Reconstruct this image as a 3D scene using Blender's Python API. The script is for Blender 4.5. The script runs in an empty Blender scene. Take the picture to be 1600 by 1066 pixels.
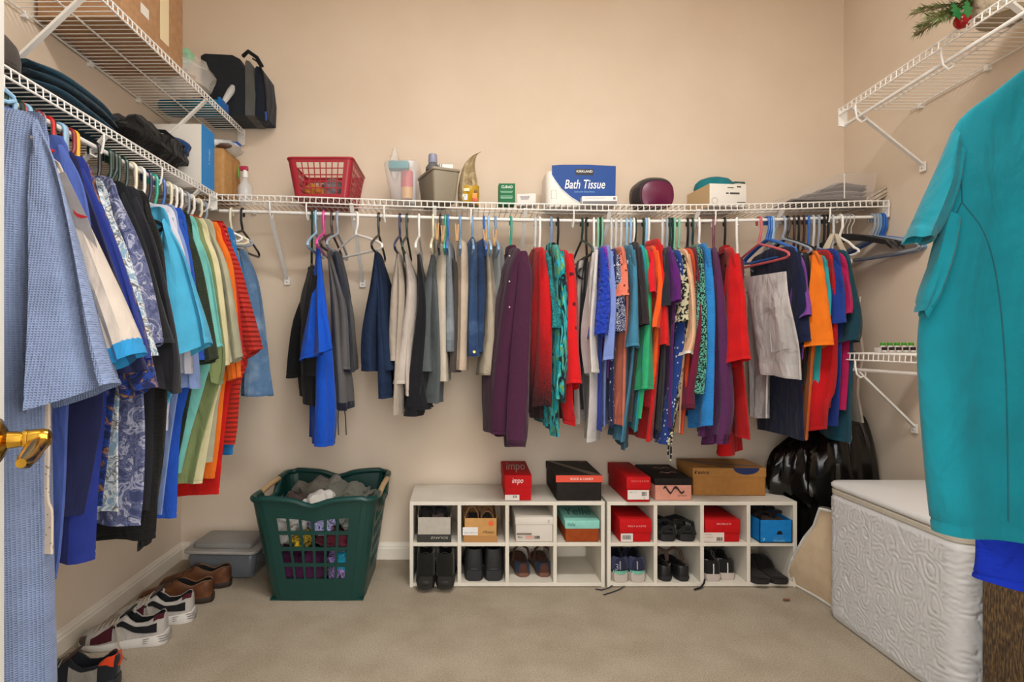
import bpy, math, random
from mathutils import Vector, Matrix
PI = math.pi
scene = bpy.context.scene
COL = scene.collection

# ------------------------------------------------------------------ camera, world, light, exposure
CAM_Z = 1.07; F = 880.0; VX = 718.0; VY = 533.0          # focal length and vanishing point, in pixels of a 1600x1066 frame
cam_d = bpy.data.cameras.new('camera'); cam = bpy.data.objects.new('camera', cam_d); COL.objects.link(cam)
cam_d.sensor_width = 36.0; cam_d.lens = F / 1600 * 36.0
cam_d.shift_x = (800 - VX) / 1600; cam_d.clip_start = 0.02
cam.location = (0, 0, CAM_Z); cam.rotation_euler = (PI / 2, 0, 0)
scene.camera = cam
w = bpy.data.worlds.new('world'); scene.world = w; w.use_nodes = True
w.node_tree.nodes['Background'].inputs[0].default_value = (1.0, 0.985, 0.955, 1)
w.node_tree.nodes['Background'].inputs[1].default_value = 3.7
def area(name, loc, size, power, col, rot=(0, 0, 0), size_y=None):
    d = bpy.data.lights.new(name, 'AREA'); d.energy = power; d.color = col; d.size = size
    if size_y: d.shape = 'RECTANGLE'; d.size_y = size_y
    o = bpy.data.objects.new(name, d); o.location = loc; o.rotation_euler = rot; COL.objects.link(o); return o
area('ceiling_lamp_light', (0.40, 0.90, 2.90), 1.25, 37, (1.0, 0.99, 0.965), size_y=0.26)  # lamp out of view, stretched into a strip to spread the light
scene.view_settings.view_transform = 'Standard'; scene.view_settings.look = 'None'
scene.view_settings.exposure = 0.37; scene.view_settings.gamma = 1.0; scene.view_settings.use_curve_mapping = False

# ------------------------------------------------------------------ helpers
def lin(c): return c / 12.92 if c <= 0.04045 else ((c + 0.055) / 1.055) ** 2.4
def hexc(h):
    h = h.lstrip('#'); return tuple(lin(int(h[i:i + 2], 16) / 255) for i in (0, 2, 4)) + (1,)
def P(px, py, Y): return Vector(((px - VX) * Y / F, Y, CAM_Z - (py - VY) * Y / F))
def atX(px, py, X):                                           # the point at a known X behind a pixel
    Y = X * F / (px - VX); return P(px, py, Y)
def V(*a): return Vector(a)

class MB:
    def __init__(s): s.v = []; s.f = []; s.m = []; s.mi = 0
    def add(s, vs, fs):
        b = len(s.v); s.v += [tuple(v) for v in vs]
        for f in fs: s.f.append(tuple(i + b for i in f)); s.m.append(s.mi)
        return s
    def box(s, c, d, rz=0, taper=1.0):
        x, y, z = d[0] / 2, d[1] / 2, d[2] / 2; vs = []
        for k, zz in ((1, -z), (taper, z)):
            for a, b in ((-x, -y), (x, -y), (x, y), (-x, y)):
                a *= k; b *= k
                vs.append((c[0] + a * math.cos(rz) - b * math.sin(rz), c[1] + a * math.sin(rz) + b * math.cos(rz), c[2] + zz))
        return s.add(vs, [(3, 2, 1, 0), (4, 5, 6, 7), (0, 1, 5, 4), (1, 2, 6, 5), (2, 3, 7, 6), (3, 0, 4, 7)])
    def rings(s, rings, cap0=True, cap1=True, closed=True):
        n = len(rings[0]); vs = [p for r in rings for p in r]; fs = []
        for i in range(len(rings) - 1):
            for j in range(n if closed else n - 1):
                k = (j + 1) % n
                fs.append((i * n + j, i * n + k, (i + 1) * n + k, (i + 1) * n + j))
        if cap0: fs.append(tuple(range(n - 1, -1, -1)))
        if cap1: fs.append(tuple((len(rings) - 1) * n + j for j in range(n)))
        return s.add(vs, fs)
    def rbox(s, c, d, r=0.006, rz=0, seg=3, taper=1.0, top_r=None):     # box with rounded vertical edges and softened rims
        r = min(r, d[0] / 2.01, d[1] / 2.01); rim = min(r, d[2] / 3) if top_r is None else top_r
        def ring(z, ins, k):
            out = []; hx, hy = d[0] / 2 * k - ins, d[1] / 2 * k - ins; rr = max(r - ins * 0.5, 0.0005)
            for cx, cy, a0 in ((hx - rr, hy - rr, 0), (-hx + rr, hy - rr, PI / 2), (-hx + rr, -hy + rr, PI), (hx - rr, -hy + rr, 1.5 * PI)):
                for q in range(seg + 1):
                    a = a0 + q / seg * PI / 2; x = cx + rr * math.cos(a); y = cy + rr * math.sin(a)
                    out.append((c[0] + x * math.cos(rz) - y * math.sin(rz), c[1] + x * math.sin(rz) + y * math.cos(rz), c[2] + z))
            return out
        h = d[2] / 2
        return s.rings([ring(-h, rim * .7, 1), ring(-h + rim * .3, rim * .2, 1), ring(-h + rim, 0, 1),
                        ring(h - rim, 0, taper), ring(h - rim * .3, rim * .2, taper), ring(h, rim * .7, taper)])
    def tube(s, path, r, n=8, closed=False, cap=True):
        pts = [Vector(p) for p in path]; N = len(pts); rs = r if isinstance(r, (list, tuple)) else [r] * N
        rings = []; ref = None
        for i, p in enumerate(pts):
            a = pts[(i - 1) % N] if (i or closed) else p; b = pts[(i + 1) % N] if (i < N - 1 or closed) else p
            t = (b - a); t = t.normalized() if t.length > 1e-9 else V(0, 0, 1)
            if ref is None: ref = V(0, 0, 1) if abs(t.z) < .9 else V(1, 0, 0)
            u = ref - t * ref.dot(t)
            if u.length < 1e-5: u = t.orthogonal()
            u.normalize(); v = t.cross(u); ref = u
            rings.append([p + (u * math.cos(2 * PI * j / n) + v * math.sin(2 * PI * j / n)) * rs[i] for j in range(n)])
        if closed: rings.append(rings[0])
        return s.rings(rings, cap and not closed, cap and not closed)
    def lathe(s, prof, c=(0, 0, 0), n=20, axis='z', cap0=True, cap1=True):
        rings = []
        for r, z in prof:
            ring = []
            for j in range(n):
                a = 2 * PI * j / n; p = (r * math.cos(a), r * math.sin(a), z)
                if axis == 'x': p = (p[2], p[0], p[1])
                elif axis == 'y': p = (p[1], p[2], p[0])
                ring.append((c[0] + p[0], c[1] + p[1], c[2] + p[2]))
            rings.append(ring)
        return s.rings(rings, cap0, cap1)
    def ball(s, c, r, n=14, m=9, jit=0, seed=0, fn=None):
        r = (r, r, r) if not isinstance(r, (tuple, list)) else r; rnd = random.Random(seed); ph = [rnd.uniform(0, 6.28) for _ in range(9)]
        rings = []
        for i in range(m + 1):
            t = PI * i / m; t = min(max(t, .06), PI - .06); ring = []
            for j in range(n):
                a = 2 * PI * j / n; d = V(math.sin(t) * math.cos(a), math.sin(t) * math.sin(a), -math.cos(t))
                k = 1 + jit * (math.sin(5 * d.x + ph[0]) * math.sin(4 * d.y + ph[1]) + .6 * math.sin(9 * d.z + 6 * d.x + ph[2]) + .5 * math.sin(11 * d.y + 7 * d.z + ph[3]))
                p = V(c[0] + d.x * r[0] * k, c[1] + d.y * r[1] * k, c[2] + d.z * r[2] * k)
                ring.append(fn(p) if fn else p)
            rings.append(ring)
        return s.rings(rings)
    def prism(s, pts, e0, e1):                                  # pts: a closed outline of Vectors, swept from offset e0 to e1
        return s.rings([[p + e0 for p in pts], [p + e1 for p in pts]])
    def build(s, name, mats, parent=None, smooth=True, world=True, angle=0.7):
        me = bpy.data.meshes.new(name)
        off = Vector((0, 0, 0))
        if parent is not None and world: off = root_loc(parent)
        me.from_pydata([(x - off.x, y - off.y, z - off.z) for x, y, z in s.v], [], s.f)
        mats = mats if isinstance(mats, (list, tuple)) else [mats]
        for m_ in mats: me.materials.append(m_)
        if len(mats) > 1: me.polygons.foreach_set('material_index', s.m)
        if smooth:
            me.polygons.foreach_set('use_smooth', [True] * len(me.polygons))
            try: me.set_sharp_from_angle(angle=angle)
            except Exception: pass
        me.update()
        o = bpy.data.objects.new(name, me); COL.objects.link(o)
        if parent is not None: o.parent = parent
        return o
def root_loc(o):
    v = Vector((0, 0, 0))
    while o is not None: v += o.location; o = o.parent
    return v
def tag(o, label=None, cat=None, group=None, kind=None):
    if label: o['label'] = label
    if cat: o['category'] = cat
    if group: o['group'] = group
    if kind: o['kind'] = kind
    return o
def thing(name, label, cat, loc=(0, 0, 0), rz=0, group=None):
    o = bpy.data.objects.new(name, None); o.empty_display_size = 0.05; COL.objects.link(o)
    o.location = loc; o.rotation_euler = (0, 0, rz); return tag(o, label, cat, group)
def copy_tree(o, parent=None):
    c = o.copy(); COL.objects.link(c)
    if parent is not None: c.parent = parent
    for ch in list(o.children): copy_tree(ch, c)
    return c
def lerp(a, b, t): return a + (b - a) * t
def cr(keys, t):                                              # Catmull-Rom through a list of Vectors or floats, t in 0..1
    n = len(keys)
    if n == 1: return keys[0]
    x = t * (n - 1); i = min(int(x), n - 2); f = x - i
    p1, p2 = keys[i], keys[i + 1]; p0 = keys[i - 1] if i else p1 + (p1 - p2); p3 = keys[i + 2] if i + 2 < n else p2 + (p2 - p1)
    return 0.5 * ((2 * p1) + (p2 - p0) * f + (2 * p0 - 5 * p1 + 4 * p2 - p3) * f * f + (3 * p1 - p0 - 3 * p2 + p3) * f ** 3)
def text(name, s, centre, right, up, width, mat, parent, height=None, shear=0.0, bold=0.0, depth=0.0004):
    cu = bpy.data.curves.new(name, 'FONT'); cu.body = s; cu.size = 1; cu.shear = shear; cu.offset = bold; cu.align_x = 'LEFT'; cu.resolution_u = 3
    tmp = bpy.data.objects.new(name, cu); me = bpy.data.meshes.new_from_object(tmp)
    bpy.data.objects.remove(tmp); bpy.data.curves.remove(cu)
    xs = [v.co.x for v in me.vertices]; ys = [v.co.y for v in me.vertices]
    x0, x1, y0, y1 = min(xs), max(xs), min(ys), max(ys)
    kx = width / (x1 - x0); ky = kx if height is None else height / (y1 - y0)
    r = Vector(right).normalized(); u = Vector(up).normalized(); nn = r.cross(u)
    off = root_loc(parent); c = Vector(centre)
    for v in me.vertices:
        p = c + r * ((v.co.x - (x0 + x1) / 2) * kx) + u * ((v.co.y - (y0 + y1) / 2) * ky) + nn * depth
        v.co = p - off
    me.materials.append(mat); o = bpy.data.objects.new(name, me); COL.objects.link(o); o.parent = parent
    return o

# ------------------------------------------------------------------ materials
_M = {}
def _new(key):
    m = bpy.data.materials.new(key); m.use_nodes = True; nt = m.node_tree
    return m, nt, nt.nodes['Principled BSDF']
def _link(nt, a, ao, b, bi): nt.links.new(a.outputs[ao], b.inputs[bi])
def plastic(h, rough=0.4, metal=0.0, alpha=1.0, trans=0.0, coat=0.0):
    key = f'plastic {h} {rough} {metal} {alpha} {trans} {coat}'
    if key in _M: return _M[key]
    m, nt, b = _new(key); b.inputs['Base Color'].default_value = hexc(h); b.inputs['Roughness'].default_value = rough
    b.inputs['Metallic'].default_value = metal; b.inputs['Alpha'].default_value = alpha
    b.inputs['Transmission Weight'].default_value = trans; b.inputs['Coat Weight'].default_value = coat
    t = nt.nodes.new('ShaderNodeTexNoise'); t.inputs['Scale'].default_value = 90
    bp = nt.nodes.new('ShaderNodeBump'); bp.inputs['Strength'].default_value = 0.04; bp.inputs['Distance'].default_value = 0.002
    _link(nt, t, 'Fac', bp, 'Height'); _link(nt, bp, 'Normal', b, 'Normal')
    _M[key] = m; return m
def ramp(nt, stops, const=False):
    r = nt.nodes.new('ShaderNodeValToRGB'); e = r.color_ramp.elements
    while len(e) < len(stops): e.new(0.5)
    for i, (p, c) in enumerate(stops): e[i].position = p; e[i].color = hexc(c)
    if const: r.color_ramp.interpolation = 'CONSTANT'
    return r
def fabric(h, kind='plain', c2=None, c3=None, scale=1.0, z0=0, z1=1, rough=0.9):
    def dk(c): return c if not c else '#%02x%02x%02x' % tuple(int(int(c[i:i + 2], 16) * .93) for i in (1, 3, 5))
    h, c2, c3 = dk(h), dk(c2), dk(c3)
    key = f'fabric {h} {kind} {c2} {c3} {scale} {z0} {z1} {rough}'
    if key in _M: return _M[key]
    m, nt, b = _new(key); N = nt.nodes.new
    b.inputs['Roughness'].default_value = rough; b.inputs['Sheen Weight'].default_value = 0.08 if kind != 'satin' else 0
    b.inputs['Specular IOR Level'].default_value = 0.25
    tc = N('ShaderNodeTexCoord'); co = (tc, 'Object')
    def noise(s, det=3, dist=0.0):
        t = N('ShaderNodeTexNoise'); t.inputs['Scale'].default_value = s; t.inputs['Detail'].default_value = det; t.inputs['Distortion'].default_value = dist
        _link(nt, tc, 'Object', t, 'Vector'); return t
    def mix(a, bcol, fac):
        x = N('ShaderNodeMix'); x.data_type = 'RGBA'
        if isinstance(a, str): x.inputs[6].default_value = hexc(a)
        else: nt.links.new(a, x.inputs[6])
        if isinstance(bcol, str): x.inputs[7].default_value = hexc(bcol)
        else: nt.links.new(bcol, x.inputs[7])
        nt.links.new(fac, x.inputs[0]); return x.outputs[2]
    weave = noise(500, 2); height = weave.outputs['Fac']; bd, bs = 0.0012, 0.35
    base = None
    if kind in ('plain', 'satin', 'knit', 'waffle', 'rib', 'denim', 'crease'):
        lo = tuple(c * 0.86 for c in hexc(h)[:3]) + (1,)
        n = noise(14 if kind != 'denim' else 60, 4); x = N('ShaderNodeMix'); x.data_type = 'RGBA'
        x.inputs[6].default_value = lo; x.inputs[7].default_value = hexc(h)
        mr = N('ShaderNodeMapRange'); mr.inputs[1].default_value = .35; mr.inputs[2].default_value = .65
        _link(nt, n, 'Fac', mr, 0); nt.links.new(mr.outputs[0], x.inputs[0]); base = x.outputs[2]
        if kind == 'denim': base = mix(base, c2 or '#8aa0bb', ramp_fac(nt, noise(9, 5).outputs['Fac'], .5, .75))
    elif kind == 'heather':
        base = mix(h, c2, ramp_fac(nt, noise(420 * scale, 2).outputs['Fac'], .4, .62))
    elif kind == 'floral':
        r = ramp(nt, [(0, h), (.40, h), (.47, c2), (.53, h), (.58, c3 or c2), (.64, c2), (.7, h)])
        _link(nt, noise(26 * scale, 6, 1.6), 'Fac', r, 'Fac'); base = r.outputs['Color']
    elif kind == 'swirl':
        wv = N('ShaderNodeTexWave'); wv.inputs['Scale'].default_value = 26 * scale; wv.inputs['Distortion'].default_value = 14; wv.inputs['Detail'].default_value = 2; wv.inputs['Detail Scale'].default_value = 2.2
        _link(nt, tc, 'Object', wv, 'Vector'); r = ramp(nt, [(0, h), (.45, h), (.5, c2), (.8, c3 or c2)], True)
        _link(nt, wv, 'Fac', r, 'Fac'); base = r.outputs['Color']
    elif kind == 'leaf':
        mp = N('ShaderNodeMapping'); mp.inputs['Scale'].default_value = (30 * scale, 30 * scale, 9 * scale); _link(nt, tc, 'Object', mp, 'Vector')
        t = N('ShaderNodeTexNoise'); t.inputs['Scale'].default_value = 1; t.inputs['Distortion'].default_value = 1.4; _link(nt, mp, 'Vector', t, 'Vector')
        r = ramp(nt, [(0, '#0c1a22'), (.40, '#0c1a22'), (.43, h), (.52, c2), (.57, c3), (.64, '#0f3c3c')], True); _link(nt, t, 'Fac', r, 'Fac'); base = r.outputs['Color']
    elif kind in ('speckle', 'dots', 'holes'):
        vo = N('ShaderNodeTexVoronoi'); vo.inputs['Scale'].default_value = (150 if kind == 'speckle' else 45) * scale; _link(nt, tc, 'Object', vo, 'Vector')
        if kind == 'speckle': base = mix(h, c2, ramp_fac(nt, noise(170 * scale, 1, .6).outputs['Fac'], .48, .52))
        else:
            lt = N('ShaderNodeMath'); lt.operation = 'LESS_THAN'; lt.inputs[1].default_value = .22; _link(nt, vo, 'Distance', lt, 0); base = mix(h, c2, lt.outputs[0])
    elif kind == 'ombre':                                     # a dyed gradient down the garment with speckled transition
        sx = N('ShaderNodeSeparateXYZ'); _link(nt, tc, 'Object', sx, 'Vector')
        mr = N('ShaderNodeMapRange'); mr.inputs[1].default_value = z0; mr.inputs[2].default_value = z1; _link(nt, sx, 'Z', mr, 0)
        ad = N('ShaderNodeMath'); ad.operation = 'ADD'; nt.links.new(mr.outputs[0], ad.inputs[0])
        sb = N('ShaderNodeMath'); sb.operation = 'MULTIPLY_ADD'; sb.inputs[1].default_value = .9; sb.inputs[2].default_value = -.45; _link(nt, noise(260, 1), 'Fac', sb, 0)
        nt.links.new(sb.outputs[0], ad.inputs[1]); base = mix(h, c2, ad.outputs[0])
    elif kind == 'stripe':
        wv = N('ShaderNodeTexWave'); wv.bands_direction = 'Z'; wv.inputs['Scale'].default_value = 12 * scale; _link(nt, tc, 'Object', wv, 'Vector')
        base = mix(h, c2, ramp_fac(nt, wv.outputs['Fac'], .45, .55))
    else:
        base = mix(h, h, noise(9).outputs['Fac'])
    if kind == 'waffle':
        def wave(d):
            wv = N('ShaderNodeTexWave'); wv.bands_direction = d; wv.inputs['Scale'].default_value = 62 * scale; wv.inputs['Distortion'].default_value = .4; _link(nt, tc, 'Object', wv, 'Vector'); return wv
        a, c = wave('X'), wave('Z'); mx = N('ShaderNodeMath'); mx.operation = 'MAXIMUM'; _link(nt, a, 'Fac', mx, 0); _link(nt, c, 'Fac', mx, 1); height = mx.outputs[0]; bd, bs = .003, .7
    elif kind == 'rib':
        wv = N('ShaderNodeTexWave'); wv.bands_direction = 'Z'; wv.inputs['Scale'].default_value = 17 * scale; wv.inputs['Distortion'].default_value = .6; _link(nt, tc, 'Object', wv, 'Vector'); height = wv.outputs['Fac']; bd, bs = .012, 1.0
    elif kind == 'knit':
        wv = N('ShaderNodeTexWave'); wv.bands_direction = 'Z'; wv.inputs['Scale'].default_value = 60 * scale; wv.inputs['Distortion'].default_value = 2; _link(nt, tc, 'Object', wv, 'Vector'); height = wv.outputs['Fac']; bd, bs = .003, .5
    elif kind == 'lace':
        vo = N('ShaderNodeTexVoronoi'); vo.inputs['Scale'].default_value = 40 * scale; vo.feature = 'DISTANCE_TO_EDGE'; _link(nt, tc, 'Object', vo, 'Vector'); height = vo.outputs['Distance']; bd, bs = .02, 1.0
    elif kind in ('satin', 'crease'):
        height = noise(16 * scale, 3, .8).outputs['Fac']; bd, bs = .03, .6
    bp = N('ShaderNodeBump'); bp.inputs['Strength'].default_value = bs; bp.inputs['Distance'].default_value = bd
    nt.links.new(height, bp.inputs['Height'])
    wr = N('ShaderNodeBump'); wr.inputs['Strength'].default_value = .55; wr.inputs['Distance'].default_value = .022
    wm = N('ShaderNodeMapping'); wm.inputs['Scale'].default_value = (1.3, 1.3, .55); _link(nt, tc, 'Object', wm, 'Vector'); wn = N('ShaderNodeTexNoise'); wn.inputs['Scale'].default_value = 11; wn.inputs['Detail'].default_value = 3; wn.inputs['Distortion'].default_value = .8
    _link(nt, wm, 'Vector', wn, 'Vector'); _link(nt, wn, 'Fac', wr, 'Height'); _link(nt, wr, 'Normal', bp, 'Normal'); _link(nt, bp, 'Normal', b, 'Normal')
    nt.links.new(base, b.inputs['Base Color'])
    _M[key] = m; return m
def ramp_fac(nt, sock, a, bb):
    mr = nt.nodes.new('ShaderNodeMapRange'); mr.inputs[1].default_value = a; mr.inputs[2].default_value = bb; nt.links.new(sock, mr.inputs[0]); return mr.outputs[0]
def rough_mat(h, h2, scale, bump, dist, rough=.95, fine=None, det=4):
    key = f'rough {h} {h2} {scale} {bump} {fine}'
    if key in _M: return _M[key]
    m, nt, b = _new(key); N = nt.nodes.new; b.inputs['Roughness'].default_value = rough; b.inputs['Specular IOR Level'].default_value = .2
    tc = N('ShaderNodeTexCoord'); t = N('ShaderNodeTexNoise'); t.inputs['Scale'].default_value = scale; t.inputs['Detail'].default_value = det; _link(nt, tc, 'Object', t, 'Vector')
    r = ramp(nt, [(.35, h), (.65, h2)]); _link(nt, t, 'Fac', r, 'Fac'); _link(nt, r, 'Color', b, 'Base Color')
    t2 = N('ShaderNodeTexNoise'); t2.inputs['Scale'].default_value = fine or scale * 4; t2.inputs['Detail'].default_value = 3; _link(nt, tc, 'Object', t2, 'Vector')
    bp = N('ShaderNodeBump'); bp.inputs['Strength'].default_value = bump; bp.inputs['Distance'].default_value = dist; _link(nt, t2, 'Fac', bp, 'Height'); _link(nt, bp, 'Normal', b, 'Normal')
    _M[key] = m; return m
def card(h, h2=None): return rough_mat(h, h2 or h, 40, .15, .001, .7, 200)
def clear_film(h='#f4f4f2', alpha=.3, rough=.15): return plastic(h, rough, 0, alpha)

WALL = rough_mat('#d7c5b0', '#dccbb7', 3, .12, .002, .85, 160)
CEIL = rough_mat('#efe6da', '#f2eadf', 3, .1, .002, .9, 120)
TRIMM = plastic('#e6dccd', .45)
def carpet_mat():
    m, nt, b = _new('carpet'); N = nt.nodes.new; b.inputs['Roughness'].default_value = 1; b.inputs['Specular IOR Level'].default_value = .1
    tc = N('ShaderNodeTexCoord')
    def nz(s, d):
        t = N('ShaderNodeTexNoise'); t.inputs['Scale'].default_value = s; t.inputs['Detail'].default_value = d; _link(nt, tc, 'Object', t, 'Vector'); return t
    r = ramp(nt, [(.3, '#a59783'), (.7, '#c8bca8')]); _link(nt, nz(210, 5), 'Fac', r, 'Fac')
    r2 = ramp(nt, [(.38, '#bfb29e'), (.62, '#ffffff')]); _link(nt, nz(5, 5), 'Fac', r2, 'Fac')
    x = N('ShaderNodeMix'); x.data_type = 'RGBA'; x.blend_type = 'MULTIPLY'; x.inputs[0].default_value = .28
    nt.links.new(r.outputs[0], x.inputs[6]); nt.links.new(r2.outputs[0], x.inputs[7]); nt.links.new(x.outputs[2], b.inputs['Base Color'])
    bp = N('ShaderNodeBump'); bp.inputs['Strength'].default_value = .9; bp.inputs['Distance'].default_value = .008; _link(nt, nz(300, 4), 'Fac', bp, 'Height'); _link(nt, bp, 'Normal', b, 'Normal')
    return m
WHITE = plastic('#e9e6e0', .35)          # vinyl coated wire
STEEL = plastic('#b9b9b8', .35, .3)

# ------------------------------------------------------------------ the room
XL, XR, YB, YF, ZC = -1.37, 1.89, 2.77, 0.40, 3.0
YR = 0.55                                                     # the wall right of the doorway
RODY, RODXL = 2.49, -1.09
def slab(name, c, d, mat, parent=None):
    o = MB().box(c, d).build(name, mat, parent, smooth=False)
    return tag(o, kind='structure') if parent is None else o
slab('floor', ((XL + XR) / 2, 1.0, -.05), (XR - XL + .4, 4.0, .1), carpet_mat())
slab('ceiling', ((XL + XR) / 2, 1.5, ZC + .05), (XR - XL + .4, 3.0, .1), CEIL)
slab('wall_back', ((XL + XR) / 2, YB + .06, ZC / 2), (XR - XL + .24, .12, ZC), WALL)
slab('wall_left', (XL - .06, 1.3, ZC / 2), (.12, 2.94, ZC), WALL)
slab('wall_right', (XR + .06, 1.3, ZC / 2), (.12, 2.94, ZC), WALL)
slab('wall_front', ((.70 + XR) / 2, YR - .05, ZC / 2), (XR - .70, .1, ZC), WALL)
slab('wall_front_left', ((XL - .40) / 2, YF - .1, ZC / 2), (-.40 - XL, .2, ZC), WALL)
slab('wall_front_over_door', (.15, YF - .1, (2.05 + ZC) / 2), (1.1, .2, ZC - 2.05), WALL)
def baseboard(name, a, b, n):
    a, b, n = Vector(a), Vector(b), Vector(n)
    prof = [(0, 0), (.013, 0), (.013, .052), (.010, .058), (.010, .064), (.006, .072), (.004, .080), (0, .082)]
    m = MB(); m.rings([[e + n * x + V(0, 0, z) for x, z in prof] for e in (a, b)])
    tag(m.build(name, TRIMM, smooth=False), kind='structure')
baseboard('baseboard_back', (XL, YB, 0), (XR, YB, 0), (0, -1, 0))
baseboard('baseboard_left', (XL, YF, 0), (XL, YB, 0), (1, 0, 0))
baseboard('baseboard_right', (XR, YB, 0), (XR, YR, 0), (-1, 0, 0))
# unseen ceiling lamp; its long strip form is made up for softer, broader light
t = thing('ceiling_lamp', 'unseen white ceiling lamp above the frame, long shape made up to soften light', 'lamp', (.40, .90, 3.0))
MB().rbox((.40, .90, 2.965), (1.3, .32, .07), .01).build('housing', WHITE, t)
# the open door at the left edge of the frame
hinge, edge = V(-.36, .22, 0), V(-.684, .846, 0)
dv = (edge - hinge).normalized(); dn = V(dv.y, -dv.x, 0)           # dn: the door's visible face looks this way
m = MB(); m.box((hinge.x + dv.x * .352 - dn.x * .018, hinge.y + dv.y * .352 - dn.y * .018, 1.03), (.705, .036, 2.02), math.atan2(dv.y, dv.x))
door = tag(m.build('door_1', plastic('#dcdcd6', .4), smooth=False), kind='structure')
brass = plastic('#c89b3c', .12, 1.0)
kc = edge - dv * .066 + V(0, 0, .93)
def along(prof, n=20):                                        # lathe along the door's normal
    u = dv; ring = []
    for r, d in prof: ring.append([kc + dn * d + (u * math.cos(2 * PI * j / n) + V(0, 0, 1) * math.sin(2 * PI * j / n)) * r for j in range(n)])
    return ring
m = MB(); m.rings(along([(.034, 0), (.034, .004), (.030, .010), (.022, .014), (.0125, .018), (.011, .034), (.0135, .037), (.0135, .041), (.011, .043)]))
hd = m.build('door_handle', brass, door)
m = MB(); m.rings(along([(.010, .036), (.0125, .040), (.0135, .048), (.014, .058), (.012, .065), (.006, .069)]))
hub = kc + dn * .052; path = [hub + dn * .008 - V(0, 0, .004), hub - dv * .02 - V(0, 0, .010), hub - dv * .05 - V(0, 0, .016), hub - dv * .085 - V(0, 0, .018), hub - dv * .105 - V(0, 0, .016)]
m.tube(path, [.010, .0125, .012, .010, .006], 12)
m.build('lever', brass, hd)
# ------------------------------------------------------------------ wire shelves
def wire_shelf(name, label, O, a, n, L, D=.305, zf=lambda s: 0, rod=True, braces=(), hooks=(), cap_at=(), pitch=.0254, brace_drop=.33, rod_range=None):
    """O: start on the wall at deck height; a: unit vector along the wall; n: away from the wall; zf: sag along the shelf"""
    O, a, n = Vector(O), Vector(a), Vector(n)
    t = thing(name, label, 'shelf', O)
    Q = lambda s, d, z: O + a * s + n * d + V(0, 0, z + zf(s))
    N = max(2, int(L / .12)); ss = [L * i / N for i in range(N + 1)]
    def run(nm, d, z, r, s0=0, s1=L):
        m = MB(); k = max(2, int((s1 - s0) / .12)); m.tube([Q(lerp(s0, s1, i / k), d, z) for i in range(k + 1)], r, 8); m.build(nm, WHITE, t)
    run('front_rail', D, 0, .0032); run('lip_rail', D + .003, -.026, .0032)
    run('back_rail', .012, -.004, .003); run('middle_rail', D * .5, -.005, .003)
    m = MB(); k = int(L / pitch)
    for i in range(k + 1):
        s = L * i / k
        m.tube([Q(s, .006, 0), Q(s, D - .004, .001), Q(s, D + .002, -.003), Q(s, D + .004, -.028)], .0019, 5)
    tag(m.build('deck_wires', WHITE, t), kind='stuff')
    if rod:
        r0, r1 = rod_range or (0, L)
        run('hang_rod', D - .022, -.066, .0068, r0, r1)
        for s in hooks:
            m = MB(); m.tube([Q(s, D + .004, -.026), Q(s, D + .004, -.05), Q(s, D - .002, -.082), Q(s, D - .018, -.096), Q(s, D - .036, -.088), Q(s, D - .036, -.07)], .0035, 7)
            m.build('rod_hook', WHITE, t)
    for s in braces:
        p0, p1 = Q(s, D - .006, -.020), Q(s, .012, -brace_drop)
        d = (p1 - p0); side = a * .0085; up = d.cross(a).normalized() * .004
        m = MB(); m.rings([[q + side + up, q - side + up, q - side - up, q + side - up] for q in (p0, lerp(p0, p1, .5), p1)])
        b = m.build('brace', WHITE, t)
        c = Q(s, .005, -brace_drop - .008); m = MB()
        m.prism([c + a * x + V(0, 0, z) for x, z in ((-.014, -.022), (.014, -.022), (.014, .016), (-.014, .016))], V(0, 0, 0), n * .006)
        m.build('wall_foot', WHITE, b)
        m = MB(); m.ball(c + n * .007 - V(0, 0, .008), .004, 8, 5); m.build('screw', STEEL, b)
    k = max(2, int(L / .3)); 
    for i in range(k + 1):
        c = Q(lerp(.05, L - .05, i / k), .008, -.004); m = MB(); m.box(c - V(0, 0, .004), (.016, .016, .020)); m.build('wall_clip', WHITE, t)
    for s in cap_at:
        m = MB(); q = [Q(s, D + .005, .004), Q(s, D + .005, -.07), Q(s, D - .03, -.075), Q(s, D - .03, .0)]
        m.prism(q, a * -.003, a * .003); m.build('end_bracket', WHITE, t)
    return t
_SAG = [(0.0, 1.716), (.30, 1.712), (.62, 1.703), (1.1, 1.686), (1.5, 1.674), (2.1, 1.664), (2.6, 1.668), (3.1, 1.682), (3.26, 1.684)]
def sag(s):
    for (a, z), (b, y) in zip(_SAG, _SAG[1:]):
        if s <= b: k = (s - a) / (b - a); k = max(0, min(1, k)); return lerp(z, y, k)
    return _SAG[-1][1]
ZS = 1.715
def deck(X): return sag(X - XL)                               # deck height of the back shelf at X
def rodz(X): return deck(X) - .066
wire_shelf('wire_shelf', 'long white wire shelf with hanging rod along the back wall', (XL, YB, 0), (1, 0, 0), (0, -1, 0), XR - XL - .01, zf=sag,
           braces=[x - XL for x in (-.845, -.475, -.11, .29, .66, 1.05, 1.42)], hooks=[x - XL for x in (-.83, -.67, -.33, .05, .50, 1.12, 1.62)],
           cap_at=(XR - XL - .014,), rod_range=(.31, XR - XL - .02))
wire_shelf('wire_shelf', 'lower white wire shelf with rod of hanging clothes on the left wall', (XL, .46, ZS), (0, 1, 0), (1, 0, 0), 2.465 - .46,
           braces=(.70, 1.25, 1.86), hooks=(.35, .85, 1.22, 1.55, 1.93), cap_at=(2.465 - .46,))
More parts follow.
